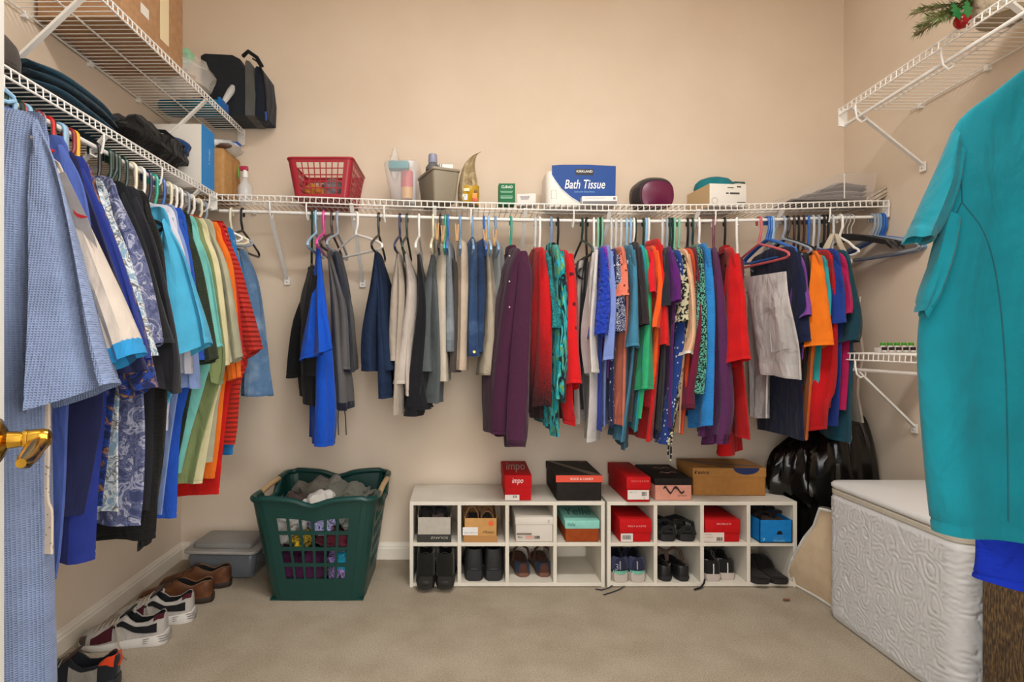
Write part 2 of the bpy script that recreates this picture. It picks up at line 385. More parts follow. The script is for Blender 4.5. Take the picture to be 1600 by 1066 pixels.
wire_shelf('wire_shelf', 'upper white wire shelf with cardboard box and lunch bag on the left wall', (XL, .46, 2.10), (0, 1, 0), (1, 0, 0), 2.755 - .46, D=.315, rod=False,
           braces=(.42, 1.16, 1.90), cap_at=(2.755 - .46,), brace_drop=.30)
wire_shelf('wire_shelf', 'upper white wire shelf holding a holiday arrangement on the right wall', (XR, 2.348, 2.036), (0, -1, 0), (-1, 0, 0), 1.85,
           zf=lambda s: .045 * s, braces=(.06, .72, 1.4), hooks=(.10, .50, 1.0), cap_at=(0,), brace_drop=.25)
wire_shelf('wire_shelf', 'low white wire shelf with small bottles on the right wall', (XR, 2.36, 1.020), (0, -1, 0), (-1, 0, 0), .80,
           braces=(.03, .60), hooks=(.11, .55), cap_at=(0,), brace_drop=.30)
# short return shelf on the wall beside the doorway, behind the frame's right edge, where the turquoise shirt hangs
wire_shelf('wire_shelf', 'short white wire shelf beside the doorway at right', (.72, YR, 1.70), (1, 0, 0), (0, 1, 0), .85, braces=(.35, .8), hooks=(.5,))

# ------------------------------------------------------------------ hangers, cloth and garments
def frame_of(yaw_vec):
    u = Vector(yaw_vec).normalized(); return u
HANG = {}
HCOL = {'white': '#e8e6e0', 'cream': '#e4dcc0', 'red': '#c8201f', 'dred': '#8c1e2a', 'dgreen': '#17362f', 'green': '#7fb89a', 'teal': '#2aa08a', 'lblue': '#8fb8d6', 'blue': '#2a63b0', 'navy': '#1c2c52',
        'grey': '#8f99a6', 'black': '#18191b', 'yellow': '#f0ac12', 'pink': '#e0409c', 'brown': '#3a2624', 'maroon': '#6c1f40', 'coral': '#c65a60', 'steelblue': '#6f93b8', 'clear': '#d8dde0'}
HNAME = {'dred': 'dark red', 'dgreen': 'dark green', 'lblue': 'light blue', 'green': 'pale green', 'grey': 'blue-grey', 'steelblue': 'steel blue'}
def hanger(label, hook, u, col, hw=.205, group=None, side=1, r=.0053, dv=0.0):
    """hook: point on top of the rod; u: horizontal direction of the arms towards the room"""
    u = Vector(u); u.z = 0; u.normalize(); H = Vector(hook); Q = lambda a, v: H + u * a + V(0, 0, -v - dv * max(0, min(1, (v - .03) / .06)))
    m = MB(); R = .0165; cv = R - .0053
    arc = [Q(-R * side * .9, cv + .016), Q(-R * side, cv + .007)] + [Q(R * side * math.sin(a), cv - R * math.cos(a)) for a in [-PI / 2 + PI * i / 8 for i in range(9)]]
    arc += [Q(R * side, .030), Q(R * side, .050), Q(.010 * side, .066), Q(.002, .080), Q(0, .098)]
    m.tube(arc, r, 7)
    tri = [Q(0, .092), Q(hw * .5, .123), Q(hw - .018, .153), Q(hw, .163), Q(hw + .002, .172), Q(hw - .012, .180), Q(hw * .5, .182), Q(-hw * .5, .182), Q(-hw + .012, .180), Q(-hw - .002, .172), Q(-hw, .163), Q(-hw + .018, .153), Q(-hw * .5, .123)]
    m.tube(tri, r, 7, closed=True)
    o = m.build('clothes_hanger', plastic(HCOL[col], .3) if col != 'clear' else plastic('#dfe4e6', .1, 0, .5))
    return tag(o, label, 'hanger', group)
def drape(A, B, H, nd, amp=.006, k=2.0, seed=0, m=22, n=22, hem=.02, ex=.75, open_end=True, mb=None, twist=0.0, t0=0.0, t1=1.0, extra=0.0):
    """A cloth tube: A and B are its two edge lines from top to bottom, H its half thickness along nd"""
    rnd = random.Random(seed); ph = [rnd.uniform(0, 6.28) for _ in range(5)]; mb = mb or MB(); nd = Vector(nd).normalized()
    L = sum((A[i + 1] - A[i]).length for i in range(len(A) - 1)) or .1; hm = hem / L
    ts = [i / (m - 1) for i in range(m - 1)]
    ts = [x for x in ts if abs(x - (1 - hm)) > .4 * hm] + [1 - 1.35 * hm, 1 - hm, 1 - .75 * hm, 1.0]; ts = sorted(set([x for x in ts if t0 <= x <= t1] + [t0, t1]))
    if H and not isinstance(H, (list, tuple)): H = [H]
    def ring(t, ins, dz=0, inner=False):
        a, b, h = cr(A, t), cr(B, t), max(cr(list(map(float, H)), t), .003); c = (a + b) / 2; hv = (b - a) / 2; out = []
        if ins: hv = hv * (1 - ins / max(hv.length, .01)); h = max(h - ins, .001)
        g = min(1, t * 2.2) ; lenx = hv.length
        for j in range(n):
            th = 2 * PI * j / n; cu, su = math.cos(th), math.sin(th)
            x = math.copysign(abs(cu) ** ex, cu); s_ = math.copysign(abs(su) ** .85, su)
            f = amp * g * (.7 + .7 * t) * (math.sin(k * PI * x + ph[0] + .8 * t) + .45 * math.sin(k * 2.3 * PI * x + ph[1] - 1.3 * t) + .4 * math.sin(5 * t + 2 * x + ph[2]))
            lip = .25 * amp * g * math.sin(3 * t + ph[3]) * x
            out.append(c + hv * (x * (1 + .012 * math.sin(9 * t + ph[4]))) + nd * (h * s_ * (1 + .22 * math.sin(3.1 * k * x + ph[1] + 2 * t)) + f + lip + twist * t * x) + V(0, 0, dz + (.004 * math.sin(2.2 * x + ph[2]) if t > .97 else 0)))
        return out
    rs = [ring(t, .0016 if abs(t - (1 - hm)) < 1e-9 else 0) for t in ts]
    if open_end and t1 >= 1:
        rs += [ring(1, .002, .004), ring(max(0, 1 - .05 / L), .004)]
    mb.rings(rs, t0 <= 0, not open_end and t1 >= 1)
    return mb
def collar_band(root, c, u, mat, rx=.072, ry=.045, h=.035, tilt=.010, name='collar'):
    u = Vector(u).normalized(); v = V(-u.y, u.x, 0); rings = []
    for k, (s, z) in enumerate([(1.0, -.012), (1.04, .004), (1.0, h * .7), (.94, h), (.90, h * .9), (.88, .0)]):
        rings.append([c + u * (rx * s * math.cos(a)) + v * (ry * s * math.sin(a)) + V(0, 0, z) for a in [2 * PI * j / 20 for j in range(20)]])
    m = MB(); m.rings(rings, False, False); return m.build(name, mat, root)
RZL = ZS - .066 + .0068
GL, GB = 'clothes hanging on the left wall rod', 'clothes hanging on the back wall rod'
def nice(col): return HNAME.get(col, col)
def left_garment(name, label, cat, short, mat, Y, hc, O, ci, body=None, hem_py=None, cuff=None, th=.017, sth=.024, amp=.007, k=2.2, collar=None, inner_top=None, hx=None, seed=None, sleeve_mat=None):
    hx = RODXL if hx is None else hx
    hook = V(hx, Y, RZL); seed = int(Y * 1000) if seed is None else seed
    Op = [P(x, y, Y) for x, y in O]
    hanger(f'{nice(hc)} plastic hanger holding the {short} on the left rod', hook, (1, 0, 0), hc, dv=max(0, hook.z - .150 - Op[0].z), hw=min(.205, Op[0].x - hx - .008))
    t = thing(name, label, cat, hook)
    rows = [P(x, y, Y) for y, x in body] if body else [Op[0] + V(.0, 0, -.25), Op[0] + V(-.02, 0, -.66)]
    tip = Op[0]; neck = V(hx + .062, Y, min(tip.z + .066, RZL - .085))
    B = [neck, lerp(neck, tip, .55) + V(0, 0, .006), tip] + rows
    def mir(p): return V(max(2 * hx - p.x, XL + .02), Y, p.z)
    A = [mir(p) for p in B]
    H = [.008, .009, .011] + [th] * len(rows)
    drape(A, B, H, (0, 1, 0), amp, k, seed, m=26, n=34).build('body', mat, t)
    if ci:
        c = P(ci[0], ci[1], Y); it = P(*inner_top, Y) if inner_top else tip + V(-.085, 0, -.07)
        I = [lerp(tip, it, .25), it, lerp(it, c, .5) + V(.0, 0, 0), c]
        Oo = [tip + V(-.012, 0, .006)] + Op[1:] if len(Op) > 1 else Op
        d0 = V(0, -.006, 0)
        sl = drape([p + d0 for p in I], [p + d0 for p in Oo], [.011, .014, lerp(.014, sth, .6), sth], (0, 1, 0), amp * .9, 1.6, seed + 7, m=20, n=26)
        so = None if cuff else sl.build('sleeve', sleeve_mat or mat, t)
        if cuff:
            cm, cl = cuff; tot = sum((Oo[i + 1] - Oo[i]).length for i in range(len(Oo) - 1)); tc = 1 - cl / tot
            args = ([p + d0 for p in I], [p + d0 for p in Oo], [.011, .014, lerp(.014, sth, .6), sth], (0, 1, 0), amp * .9, 1.6, seed + 7)
            so = drape(*args, m=20, n=26, t1=tc).build('sleeve', sleeve_mat or mat, t)
            drape(*args, m=40, n=26, t0=tc - .004, extra=.0022 if cl < .05 else .008).build('cuff', cm, so)
    if collar: collar_band(t, V(hx, Y, neck.z - .002), (1, 0, 0), collar)
    return t, Op, rows
F_ = fabric
ROBE = F_('#8899be', 'waffle')
left_garment('bathrobe', 'long light blue waffle-knit robe hanging nearest the door', 'robe', 'light blue waffle robe', ROBE, 1.20, 'white',
    [(70, 193), (92, 262), (130, 400), (160, 520), (186, 600)], (30, 650), body=[(400, 66), (640, 64), (900, 62), (1120, 60)], cuff=(ROBE, .055), sth=.062, amp=.017, k=2.6, inner_top=(28, 330), th=.05)
left_garment('blouse', 'cream dotted blouse with hem below the robe sleeve', 'blouse', 'cream dotted blouse', F_('#dccbbb', 'dots', '#a08a78', scale=2.0), 1.226, 'cream',
    [(58, 260), (60, 330)], None, body=[(500, 70), (640, 81), (770, 80), (800, 88), (862, 87)], amp=.006)
SW = F_('#c9bcb0')
t, Op, _ = left_garment('polo_shirt', 'white and grey golf polo with red swoosh and blue sleeve cuff', 'shirt', 'white swoosh polo', SW, 1.255, 'white',
    [(101, 268), (137, 340), (185, 450), (226, 548)], (150, 592), body=[(420, 96), (640, 72), (760, 66)], cuff=(F_('#2b8cc4'), .030), sth=.045, amp=.008, inner_top=(60, 330), collar=F_('#b9c6d8'))
m = MB()
sw = [(114, 327), (116, 334), (121, 339), (127, 341), (138, 339), (128, 336), (121, 334), (117, 331)]
m.prism([P(x, y, 1.255 - .029) for x, y in sw], V(0, 0, 0), V(0, .0012, 0)); m.build('swoosh', F_('#c01f24'), t)
m = MB(); yoke = [(88, 272), (101, 268), (137, 342), (148, 372), (152, 388), (130, 362), (116, 352), (92, 335)]
m.prism([P(x, y, 1.255 - .026) for x, y in yoke], V(0, 0, 0), V(0, .001, 0)); m.build('yoke_panel', F_('#9f9896'), t)
left_garment('polo_shirt', 'blue-violet polo shirt with long body hanging to the lowest hem on the left', 'shirt', 'blue-violet polo', F_('#4a5fa8'), 1.30, 'red',
    [(108, 232), (127, 280), (142, 350), (150, 420)], (95, 520), body=[(420, 118), (640, 106), (760, 104), (860, 100), (902, 95)], th=.024, collar=F_('#4a5fa8'))
left_garment('polo_shirt', 'dark navy polo shirt behind the blue-violet polo', 'shirt', 'dark navy polo', F_('#1b2048'), 1.335, 'dgreen',
    [(127, 262), (152, 330), (190, 440), (236, 575)], (165, 590), body=[(500, 160), (640, 162), (700, 152), (806, 128)], th=.02)
left_garment('polo_shirt', 'royal navy polo shirt with bright hem ending square near the shoe row', 'shirt', 'royal navy polo', F_('#203080'), 1.36, 'lblue',
    [(140, 268), (168, 345), (205, 450), (236, 560)], (180, 575), body=[(500, 166), (640, 162), (760, 150), (872, 148)], th=.02, amp=.01)
left_garment('print_shirt', 'navy shirt with blue, orange and yellow print on the sleeve', 'shirt', 'navy printed shirt', F_('#141c46', 'floral', '#1c3f8c', '#9a6a40', scale=.8), 1.385, 'dgreen',
    [(146, 275), (178, 360), (222, 500), (243, 606)], (200, 622), body=[(500, 180), (700, 168), (790, 160)], sth=.03)
left_garment('floral_shirt', 'pale blue and white tropical floral shirt on the left rod', 'shirt', 'pale tropical shirt', F_('#7f9ab0', 'floral', '#dcdad4', '#5b4a38', scale=1.1), 1.41, 'lblue',
    [(167, 300), (200, 395), (232, 510), (246, 556)], (206, 552), body=[(500, 200), (640, 190), (800, 186)], sth=.028)
left_garment('floral_shirt', 'slate blue shirt with large grey-white flowers', 'shirt', 'slate floral shirt', F_('#3c4266', 'floral', '#666b8e', '#a9aabd', scale=.8), 1.45, 'dred',
    [(188, 298), (214, 372), (240, 470), (254, 535)], (216, 552), body=[(500, 215), (640, 228), (760, 230), (816, 228)], sth=.03, amp=.010)
left_garment('polo_shirt', 'black polo shirt beside the slate floral shirt', 'shirt', 'black polo', F_('#15171c'), 1.49, 'red',
    [(204, 305), (232, 385), (258, 480), (272, 536)], (240, 545), body=[(500, 226), (700, 222), (800, 215)], sth=.03)
left_garment('polo_shirt', 'charcoal black polo with a folded pointed sleeve', 'shirt', 'charcoal polo', F_('#1e1e24'), 1.54, 'grey',
    [(222, 312), (247, 385), (270, 480), (283, 560), (284, 612)], (240, 600), body=[(500, 240), (700, 236), (800, 230)], sth=.036)
left_garment('sweater', 'long black ribbed sweater with one cuff hanging below its hem', 'sweater', 'black ribbed sweater', F_('#141312', 'knit'), 1.585, 'yellow',
    [(237, 318), (256, 390), (262, 520), (256, 700), (232, 850)], (222, 857), body=[(500, 250), (660, 249), (780, 248), (842, 246)], th=.026, sth=.02, inner_top=(222, 400))
left_garment('polo_shirt', 'bright turquoise polo shirt with wide sleeve on the left rod', 'shirt', 'turquoise polo', F_('#48a6cc'), 1.68, 'black',
    [(264, 345), (290, 398), (316, 480), (331, 533)], (268, 572), body=[(560, 282), (640, 262)], sth=.045, amp=.010, inner_top=(245, 400))
left_garment('t_shirt', 'white lavender tee with sleeve end below the turquoise polo', 'shirt', 'pale lavender tee', F_('#c9c9d6'), 1.735, 'dgreen',
    [(273, 336), (292, 400), (299, 500), (302, 582)], (276, 586), sth=.03)
left_garment('polo_shirt', 'periwinkle blue polo with long pale body on the left rod', 'shirt', 'periwinkle polo', F_('#7f95c6'), 1.78, 'dgreen',
    [(281, 340), (296, 400), (306, 500), (313, 605)], (284, 607), body=[(540, 292), (620, 279), (700, 268), (800, 258)], sth=.03)
left_garment('t_shirt', 'royal blue tee behind the turquoise polo', 'shirt', 'royal blue left tee', F_('#1f4fb4'), 1.82, 'dgreen',
    [(289, 345), (300, 400), (312, 500), (318, 562)], (296, 566), body=[(560, 298), (660, 282), (740, 277), (808, 274)], sth=.022)
left_garment('polo_shirt', 'dark olive textured polo with a shadowed sleeve', 'shirt', 'dark olive polo', F_('#2b3424', 'knit'), 1.87, 'cream',
    [(300, 352), (318, 420), (334, 510), (342, 560)], (312, 572), body=[(560, 306), (640, 296), (750, 272)], sth=.03)
left_garment('t_shirt', 'mint aqua tee beside the dark olive polo', 'shirt', 'mint aqua tee', F_('#72bdb4'), 1.92, 'white',
    [(309, 355), (328, 410), (342, 490), (349, 543)], (327, 544), body=[(540, 330), (600, 322), (680, 298), (738, 283)], sth=.02)
left_garment('polo_shirt', 'moss green polo with a knotted sleeve', 'shirt', 'moss green polo', F_('#7d8a5a'), 1.96, 'navy',
    [(318, 358), (334, 410), (346, 500), (352, 560), (346, 600)], (330, 596), body=[(560, 344), (620, 334), (690, 316), (755, 303)], sth=.026)
left_garment('polo_shirt', 'pale cream yellow polo on the left rod', 'shirt', 'pale cream polo', F_('#d6cda2'), 2.0, 'teal',
    [(325, 360), (342, 410), (354, 500), (358, 572)], (340, 572), body=[(560, 348), (640, 336), (720, 322), (753, 316)], sth=.02)
left_garment('polo_shirt', 'sage beige polo shirt with banded sleeve', 'shirt', 'sage beige polo', F_('#a9a68c'), 2.05, 'blue',
    [(336, 362), (356, 415), (373, 505), (381, 558)], (350, 572), body=[(560, 350), (640, 342), (723, 332)], sth=.034, cuff=(F_('#a9a68c'), .03))
left_garment('t_shirt', 'bright orange tee between the sage polo and red ribbed shirt', 'shirt', 'bright orange left tee', F_('#e8701e'), 2.10, 'cream',
    [(347, 364), (364, 410), (374, 500), (378, 590)], (356, 594), body=[(540, 362), (600, 353), (680, 346), (748, 336)], sth=.02)
left_garment('t_shirt', 'long red tee with the lowest red hem on the left rod', 'shirt', 'long red tee', F_('#c8150f'), 2.14, 'white',
    [(352, 366), (366, 420), (376, 500), (380, 570)], (366, 575), body=[(540, 370), (620, 362), (700, 352), (772, 344)], th=.024)
left_garment('sweater', 'red horizontally ribbed knit shirt at the end of the left rod', 'sweater', 'red ribbed shirt', F_('#d02a1a', 'rib'), 2.18, 'white',
    [(356, 362), (378, 420), (397, 490), (410, 545)], (378, 566), body=[(540, 386), (600, 375), (660, 372), (696, 367)], sth=.036, th=.028, amp=.009)
left_garment('t_shirt', 'medium blue tee peeking from behind the red ribbed shirt', 'shirt', 'medium blue left tee', F_('#2a78b8'), 2.235, 'grey',
    [(368, 372), (382, 430), (394, 500), (399, 548)], (376, 560), body=[(540, 380), (620, 372), (712, 364)], sth=.02)
# spare hangers on the left rod
for px, hc, lb in ((27, 'red', 'bright red hanger above the light blue robe'), (44, 'dgreen', 'first dark green hanger above the light blue robe'), (59, 'grey', 'blue-grey hanger above the light blue robe'), (75, 'dgreen', 'second dark green hanger, right of the blue-grey one over the robe'), (92, 'lblue', 'light blue hanger between the dark green and dark red ones'), (107, 'dred', 'dark red hanger left of the bright red one on the left rod'), (168, 'black', 'black hanger just right of the yellow one'), (174, 'dgreen', 'dark green hanger beside the black one on the left rod')):
    Y = 1.09 * F / (VX - px); hanger(lb, (RODXL, Y, RZL), (1, 0, 0), hc, hw=.09)
for px, hc, lb in ((297, 'white', 'white empty hanger near the far end of the left rod'), (309, 'cream', 'cream empty hanger beside the last blue tee on the left rod'), (317, 'grey', 'blue-grey empty hanger closest to the corner on the left rod')):
    Y = 1.09 * F / (VX - px); hanger(lb, (RODXL, Y, RZL), (1, .05, 0), hc)

# ---------------- garments on the back rod
def back_hook(px):
    X = (px - VX) * RODY / F; return V(X, RODY, rodz(X) + .0068)
def back_shirt(name, label, cat, short, mat, hpx, hc, body, sleeve=None, y0=2.29, ys=2.235, cuff=None, amp=.008, k=2.0, collar=None, yoke=True, hl=None, sleeve_mat=None, inner=.17):
    hook = back_hook(hpx); seed = int(hpx * 13 + body[-1][0])
    f0 = P(body[0][1], body[0][0], y0); kf = .62 if f0.x > .26 else 1; f0.x += body[0][2] * y0 / F * (1 - kf)
    u = V(f0.x - hook.x, y0 - RODY, 0)
    if hc: hanger(hl or f'{nice(hc)} hanger holding the {short} on the back rod', hook, u, hc, dv=max(0, hook.z - .143 - f0.z), hw=.18)
    t = thing(name, label, cat, hook)
    B = [P(x, y, y0) for y, x, h in body]; H = [h * y0 / F * kf for y, x, h in body]
    for b, h in zip(B, H): b.x += h / kf * (1 - kf)
    tilt = random.Random(seed + 1).uniform(-.035, .03)
    dx = max(-.13, min(.13, f0.x - hook.x))
    A = [V(b.x - 2 * dx, 2 * RODY - y0, b.z + tilt * i / (len(B) - 1)) for i, b in enumerate(B)]
    if yoke:
        un = u.normalized(); nz = min(B[0].z + .038, hook.z - .09)
        B = [V(hook.x, RODY, nz) + un * .055] + B; A = [V(hook.x, RODY, nz) - un * .055] + A; H = [.010] + H
        H[1] = max(.015, H[1] * .8); H[0] = .013
    nd = V(1, 0, 0)
    drape(A, B, H, nd, amp, k, seed, m=24, n=30).build('body', mat, t)
    if sleeve:
        n = len(sleeve); S = [P(x, y, lerp(2.30, ys, (i / (n - 1)) ** .8)) for i, (y, x, h) in enumerate(sleeve)]
        ks = .8 if kf < 1 else 1; Hs = [h * ys / F * ks for y, x, h in sleeve]
        for p, h in zip(S, Hs): p.x += h / ks * (1 - ks)
        I = [V(p.x - .004, p.y + lerp(.05, inner, min(1, i / (n - 1) * 1.6)), p.z) for i, p in enumerate(S)]
        slant = random.Random(seed).uniform(.012, .045)
        for i, p in enumerate(I): p.z -= slant * i / (n - 1)
        if cuff:
            cm, cl = cuff; tot = sum((S[i + 1] - S[i]).length for i in range(n - 1)); tc = 1 - cl / tot
            so = drape(I, S, Hs, nd, amp * .9, 1.5, seed + 5, m=20, n=22, t1=tc).build('sleeve', sleeve_mat or mat, t)
            drape(I, S, Hs, nd, amp * .9, 1.5, seed + 5, m=40, n=22, t0=tc - .004, extra=.002).build('cuff', cm, so)
        else: so = drape(I, S, Hs, nd, amp * .9, 1.5, seed + 5, m=20, n=22).build('sleeve', sleeve_mat or mat, t)
        Sb = [V(p.x - 2 * dx, min(2 * RODY - p.y, YB - .02), p.z) for p in S]; Ib = [V(p.x - 2 * dx, 2 * RODY - p.y, p.z) for p in I]
        drape(Ib, Sb, Hs, nd, amp * .9, 1.5, seed + 6, m=12, n=16).build('sleeve', sleeve_mat or mat, t)
    if collar: collar_band(t, V(hook.x, RODY, B[0].z - .012), u, collar, rx=.066, ry=.022, h=.022)
    return t
def trousers(label, short, mat, hpx, hc, layers, y0=2.385, name='trousers', cat='trousers', yaw=0.0, hem=.028, top=None, amp=.006, waist=None, hl=None):
    """layers: each a folded leg, rows of (py, px, half px), hanging from the hanger bar"""
    hook = back_hook(hpx); u = V(yaw, -1, 0)
    if hc: hanger(hl or f'{nice(hc)} hanger holding the {short} on the back rod', hook, u, hc)
    t = thing(name, label, cat, hook); un = u.normalized()
    for i, rows in enumerate(layers):
        B = [P(x, y, y0) for y, x, h in rows]; H = [h * y0 / F for y, x, h in rows]
        zb = hook.z - .176 if top is None else hook.z - top
        off = RODY - y0
        B = [V(hook.x, RODY, zb) + un * off * (.95 if top is None else .45)] + B; H = [.007] + H
        A = [V(2 * hook.x - b.x if abs(b.x - hook.x) < .0 else b.x - 2 * un.x * off, 2 * RODY - b.y, b.z) for b in B]
        A[0] = V(hook.x, RODY, zb) - un * off * (.95 if top is None else .45)
        tc = 1
        if waist and i == waist[0]: tc = 1 - waist[1] / sum((B[j + 1] - B[j]).length for j in range(len(B) - 1))
        args = (A, B, H, (1, 0, 0), amp, 1.7, int(hpx * 7 + i))
        drape(*args, m=22, n=24, hem=hem, t1=tc).build('trouser_leg', mat, t)
        if tc < 1: drape(*args, m=44, n=24, hem=.006, t0=tc - .004, extra=.002).build('waistband', waist[2], t)
    return t
def strings(t, pts_list, mat, r=.0022, name='drawstring'):
    for pts in pts_list: MB().tube(pts, r, 6).build(name, mat, t)
# corner pair at the far left of the back rod
trousers('light blue denim jeans folded over the black hanger in the left corner', 'light denim jeans', F_('#5d7fa6', 'denim', '#9db4cb'), 379, 'black', [[(440, 385, 9), (520, 392, 13), (600, 396, 20), (621, 397, 22)]], name='jeans', cat='jeans', waist=(0, .05, F_('#4a6a92', 'denim', '#8ba5c0')), y0=2.44)
trousers('dark navy trousers on the cream hanger in the left corner', 'dark navy corner trousers', F_('#1d2a48', 'denim', '#3a4c70'), 362, 'cream', [[(430, 366, 6), (500, 370, 8), (540, 372, 9)]], y0=2.44)
# left group
back_shirt('t_shirt', 'black tee hidden behind the royal blue tee', 'shirt', 'black tee behind the blue tee', F_('#141416'), 487, 'dgreen',
    [(425, 493, 6), (470, 488, 8), (560, 484, 10), (635, 489, 9)], [(430, 491, 6), (500, 481, 9), (588, 479, 14)], y0=2.36, ys=2.33)
hb = back_hook(494); hanger('light blue hanger holding the royal blue draped tee on the back rod', hb, (.05, -1, 0), 'lblue', hw=.17, dv=.0)
t = thing('t_shirt', 'royal blue tee draped over a hanger left of the grey trousers', 'shirt', hb); BLT = F_('#0a4fc4')
drape([P(497, 388, 2.52), P(499, 470, 2.56), P(501, 560, 2.58), P(504, 640, 2.58), P(500, 680, 2.58)], [P(497, 384, 2.40), P(500, 470, 2.34), P(502, 560, 2.32), P(506, 640, 2.31), P(509, 699, 2.31)], [.008, .022, .040, .046, .042], (1, 0, 0), .009, 2.4, 12, m=26, n=32).build('body', BLT, t)
drape([P(496, 392, 2.40), P(486, 470, 2.36), P(474, 530, 2.34), P(465, 566, 2.33)], [P(499, 388, 2.34), P(507, 470, 2.26), P(514, 520, 2.24), P(519, 545, 2.23)], [.010, .020, .022, .020], (.35, .94, 0), .008, 2.0, 14, m=22, n=28).build('sleeve', BLT, t)
t = trousers('grey sweatpants with navy waistband and two hanging drawstrings', 'grey sweatpants', F_('#5f5d5e'), 519, 'brown', [[(470, 522, 8), (560, 527, 10), (600, 530, 12), (641, 531, 12)], [(470, 532, 7), (540, 536, 8), (578, 537, 9)]], waist=(0, .045, F_('#1a1e33')))
strings(t, [[P(529, 636, 2.37), P(528, 655, 2.365), P(529, 680, 2.36)], [P(538, 636, 2.37), P(540, 655, 2.365), P(541, 680, 2.36)]], F_('#15151a'))
trousers('navy shorts right behind the grey sweatpants', 'navy shorts behind the sweatpants', F_('#1a2036'), 528, 'grey', [[(450, 532, 5), (520, 538, 5), (582, 540, 6)]], y0=2.40, name='shorts', cat='shorts')
hanger('pink empty hanger beside the royal blue draped tee', back_hook(506), (.10, -1, 0), 'pink')
hanger('white empty hanger turned wide open left of the navy trousers', back_hook(556), (.62, -.72, 0), 'white', hw=.21)
trousers('dark navy trousers with wide folded hem, alone left of the beige pair', 'dark navy trousers', F_('#1b2c48', 'satin', scale=.4), 592, 'black', [[(450, 585, 9), (520, 578, 12), (582, 578, 13)], [(450, 598, 8), (520, 602, 11), (578, 606, 13)], [(560, 598, 9), (624, 599, 9)]])
trousers('taupe beige trousers with buttoned cuff, left of two', 'taupe beige trousers', F_('#b3a698'), 625, 'navy', [[(450, 616, 7), (520, 615, 9), (563, 619, 9)], [(450, 624, 6), (560, 619, 7), (648, 617, 7)]])
trousers('light beige trousers with flared buttoned hem beside the taupe pair', 'light beige trousers', F_('#c7bcb2'), 636, 'dgreen', [[(450, 640, 8), (520, 634, 11), (570, 629, 12), (600, 626, 14)], [(450, 645, 5), (560, 639, 7), (620, 638, 6)]])
trousers('black trousers with ruffled hem, the lowest of the trouser row', 'black trousers', F_('#17171c'), 655, 'white', [[(470, 658, 8), (560, 653, 12), (620, 650, 17), (642, 652, 21)], [(480, 664, 6), (580, 655, 12), (650, 646, 14)]])
trousers('dark grey trousers with olive lower leg beside the black pair', 'dark grey trousers', F_('#565c5e'), 677, 'cream', [[(450, 670, 8), (520, 667, 10), (582, 667, 13)], [(460, 680, 7), (560, 684, 9), (632, 678, 12)]])
trousers('cream khaki trousers clipped by clothespins, left of the grey jeans', 'cream khaki trousers', F_('#cbbfae'), 688, 'black', [[(390, 691, 7), (450, 687, 9), (520, 688, 10), (596, 691, 11)]], top=.105)
trousers('pale grey jeans with pocket at the hem between two cream pairs', 'pale grey jeans', F_('#7d868d', 'denim', '#a4acb2'), 696, 'teal', [[(385, 700, 8), (450, 702, 9), (510, 701, 10), (548, 700, 9)]], top=.10, name='jeans', cat='jeans', waist=(0, .06, F_('#6d767d', 'denim', '#959da3')))
trousers('dark taupe trousers in shadow behind the pale grey jeans', 'dark taupe trousers', F_('#4a423e'), 700, 'blue', [[(420, 712, 6), (500, 711, 7), (581, 711, 7)]], y0=2.41)
trousers('sand beige trousers with buttoned band, left of the blue jeans', 'sand beige trousers', F_('#cdb9a4'), 719, 'steelblue', [[(385, 722, 8), (450, 723, 9), (520, 722, 9), (580, 719, 11)]], top=.105, waist=(0, .045, F_('#c8b29b')))
trousers('mid blue denim jeans with brass button at the waistband', 'mid blue jeans', F_('#2f4a70', 'denim', '#58779c'), 738, 'steelblue', [[(390, 738, 10), (450, 736, 11), (510, 735, 11), (556, 738, 13)]], top=.095, name='jeans', cat='jeans', waist=(0, .05, F_('#27406a', 'denim', '#4d6b94')))
jt = trousers('dark blue denim jeans right of the mid blue pair', 'dark blue jeans', F_('#263c60', 'denim', '#42608a'), 756, 'blue', [[(385, 752, 10), (450, 752, 11), (510, 750, 9), (552, 748, 7)]], y0=2.40, top=.095, name='jeans', cat='jeans')
MB().lathe([(.006, 0), (.006, .003), (.003, .004)], P(741, 550, 2.37), 10, 'y').build('brass_button', plastic('#b58f4a', .3, .9), jt)
t = trousers('khaki cargo trousers with gathered hem and hanging drawcords', 'khaki cargo trousers', F_('#b5a893', 'crease', scale=.6), 763, 'lblue', [[(380, 763, 4), (450, 768, 8), (520, 770, 13), (570, 768, 18), (588, 767, 19)]], top=.10, waist=(0, .04, F_('#a89a84')))
strings(t, [[P(783, 570, 2.37), P(782, 600, 2.365), P(780, 618, 2.36)], [P(784, 568, 2.37), P(785, 605, 2.365), P(784, 640, 2.36)]], F_('#ddd5c8'))
trousers('pale grey trousers between the khaki cargo pair and plum hoodie', 'pale grey trousers', F_('#8f9192'), 774, 'steelblue', [[(385, 779, 6), (450, 783, 6), (576, 786, 6)]], y0=2.42, top=.11)
WOODP = plastic('#b98d55', .6)
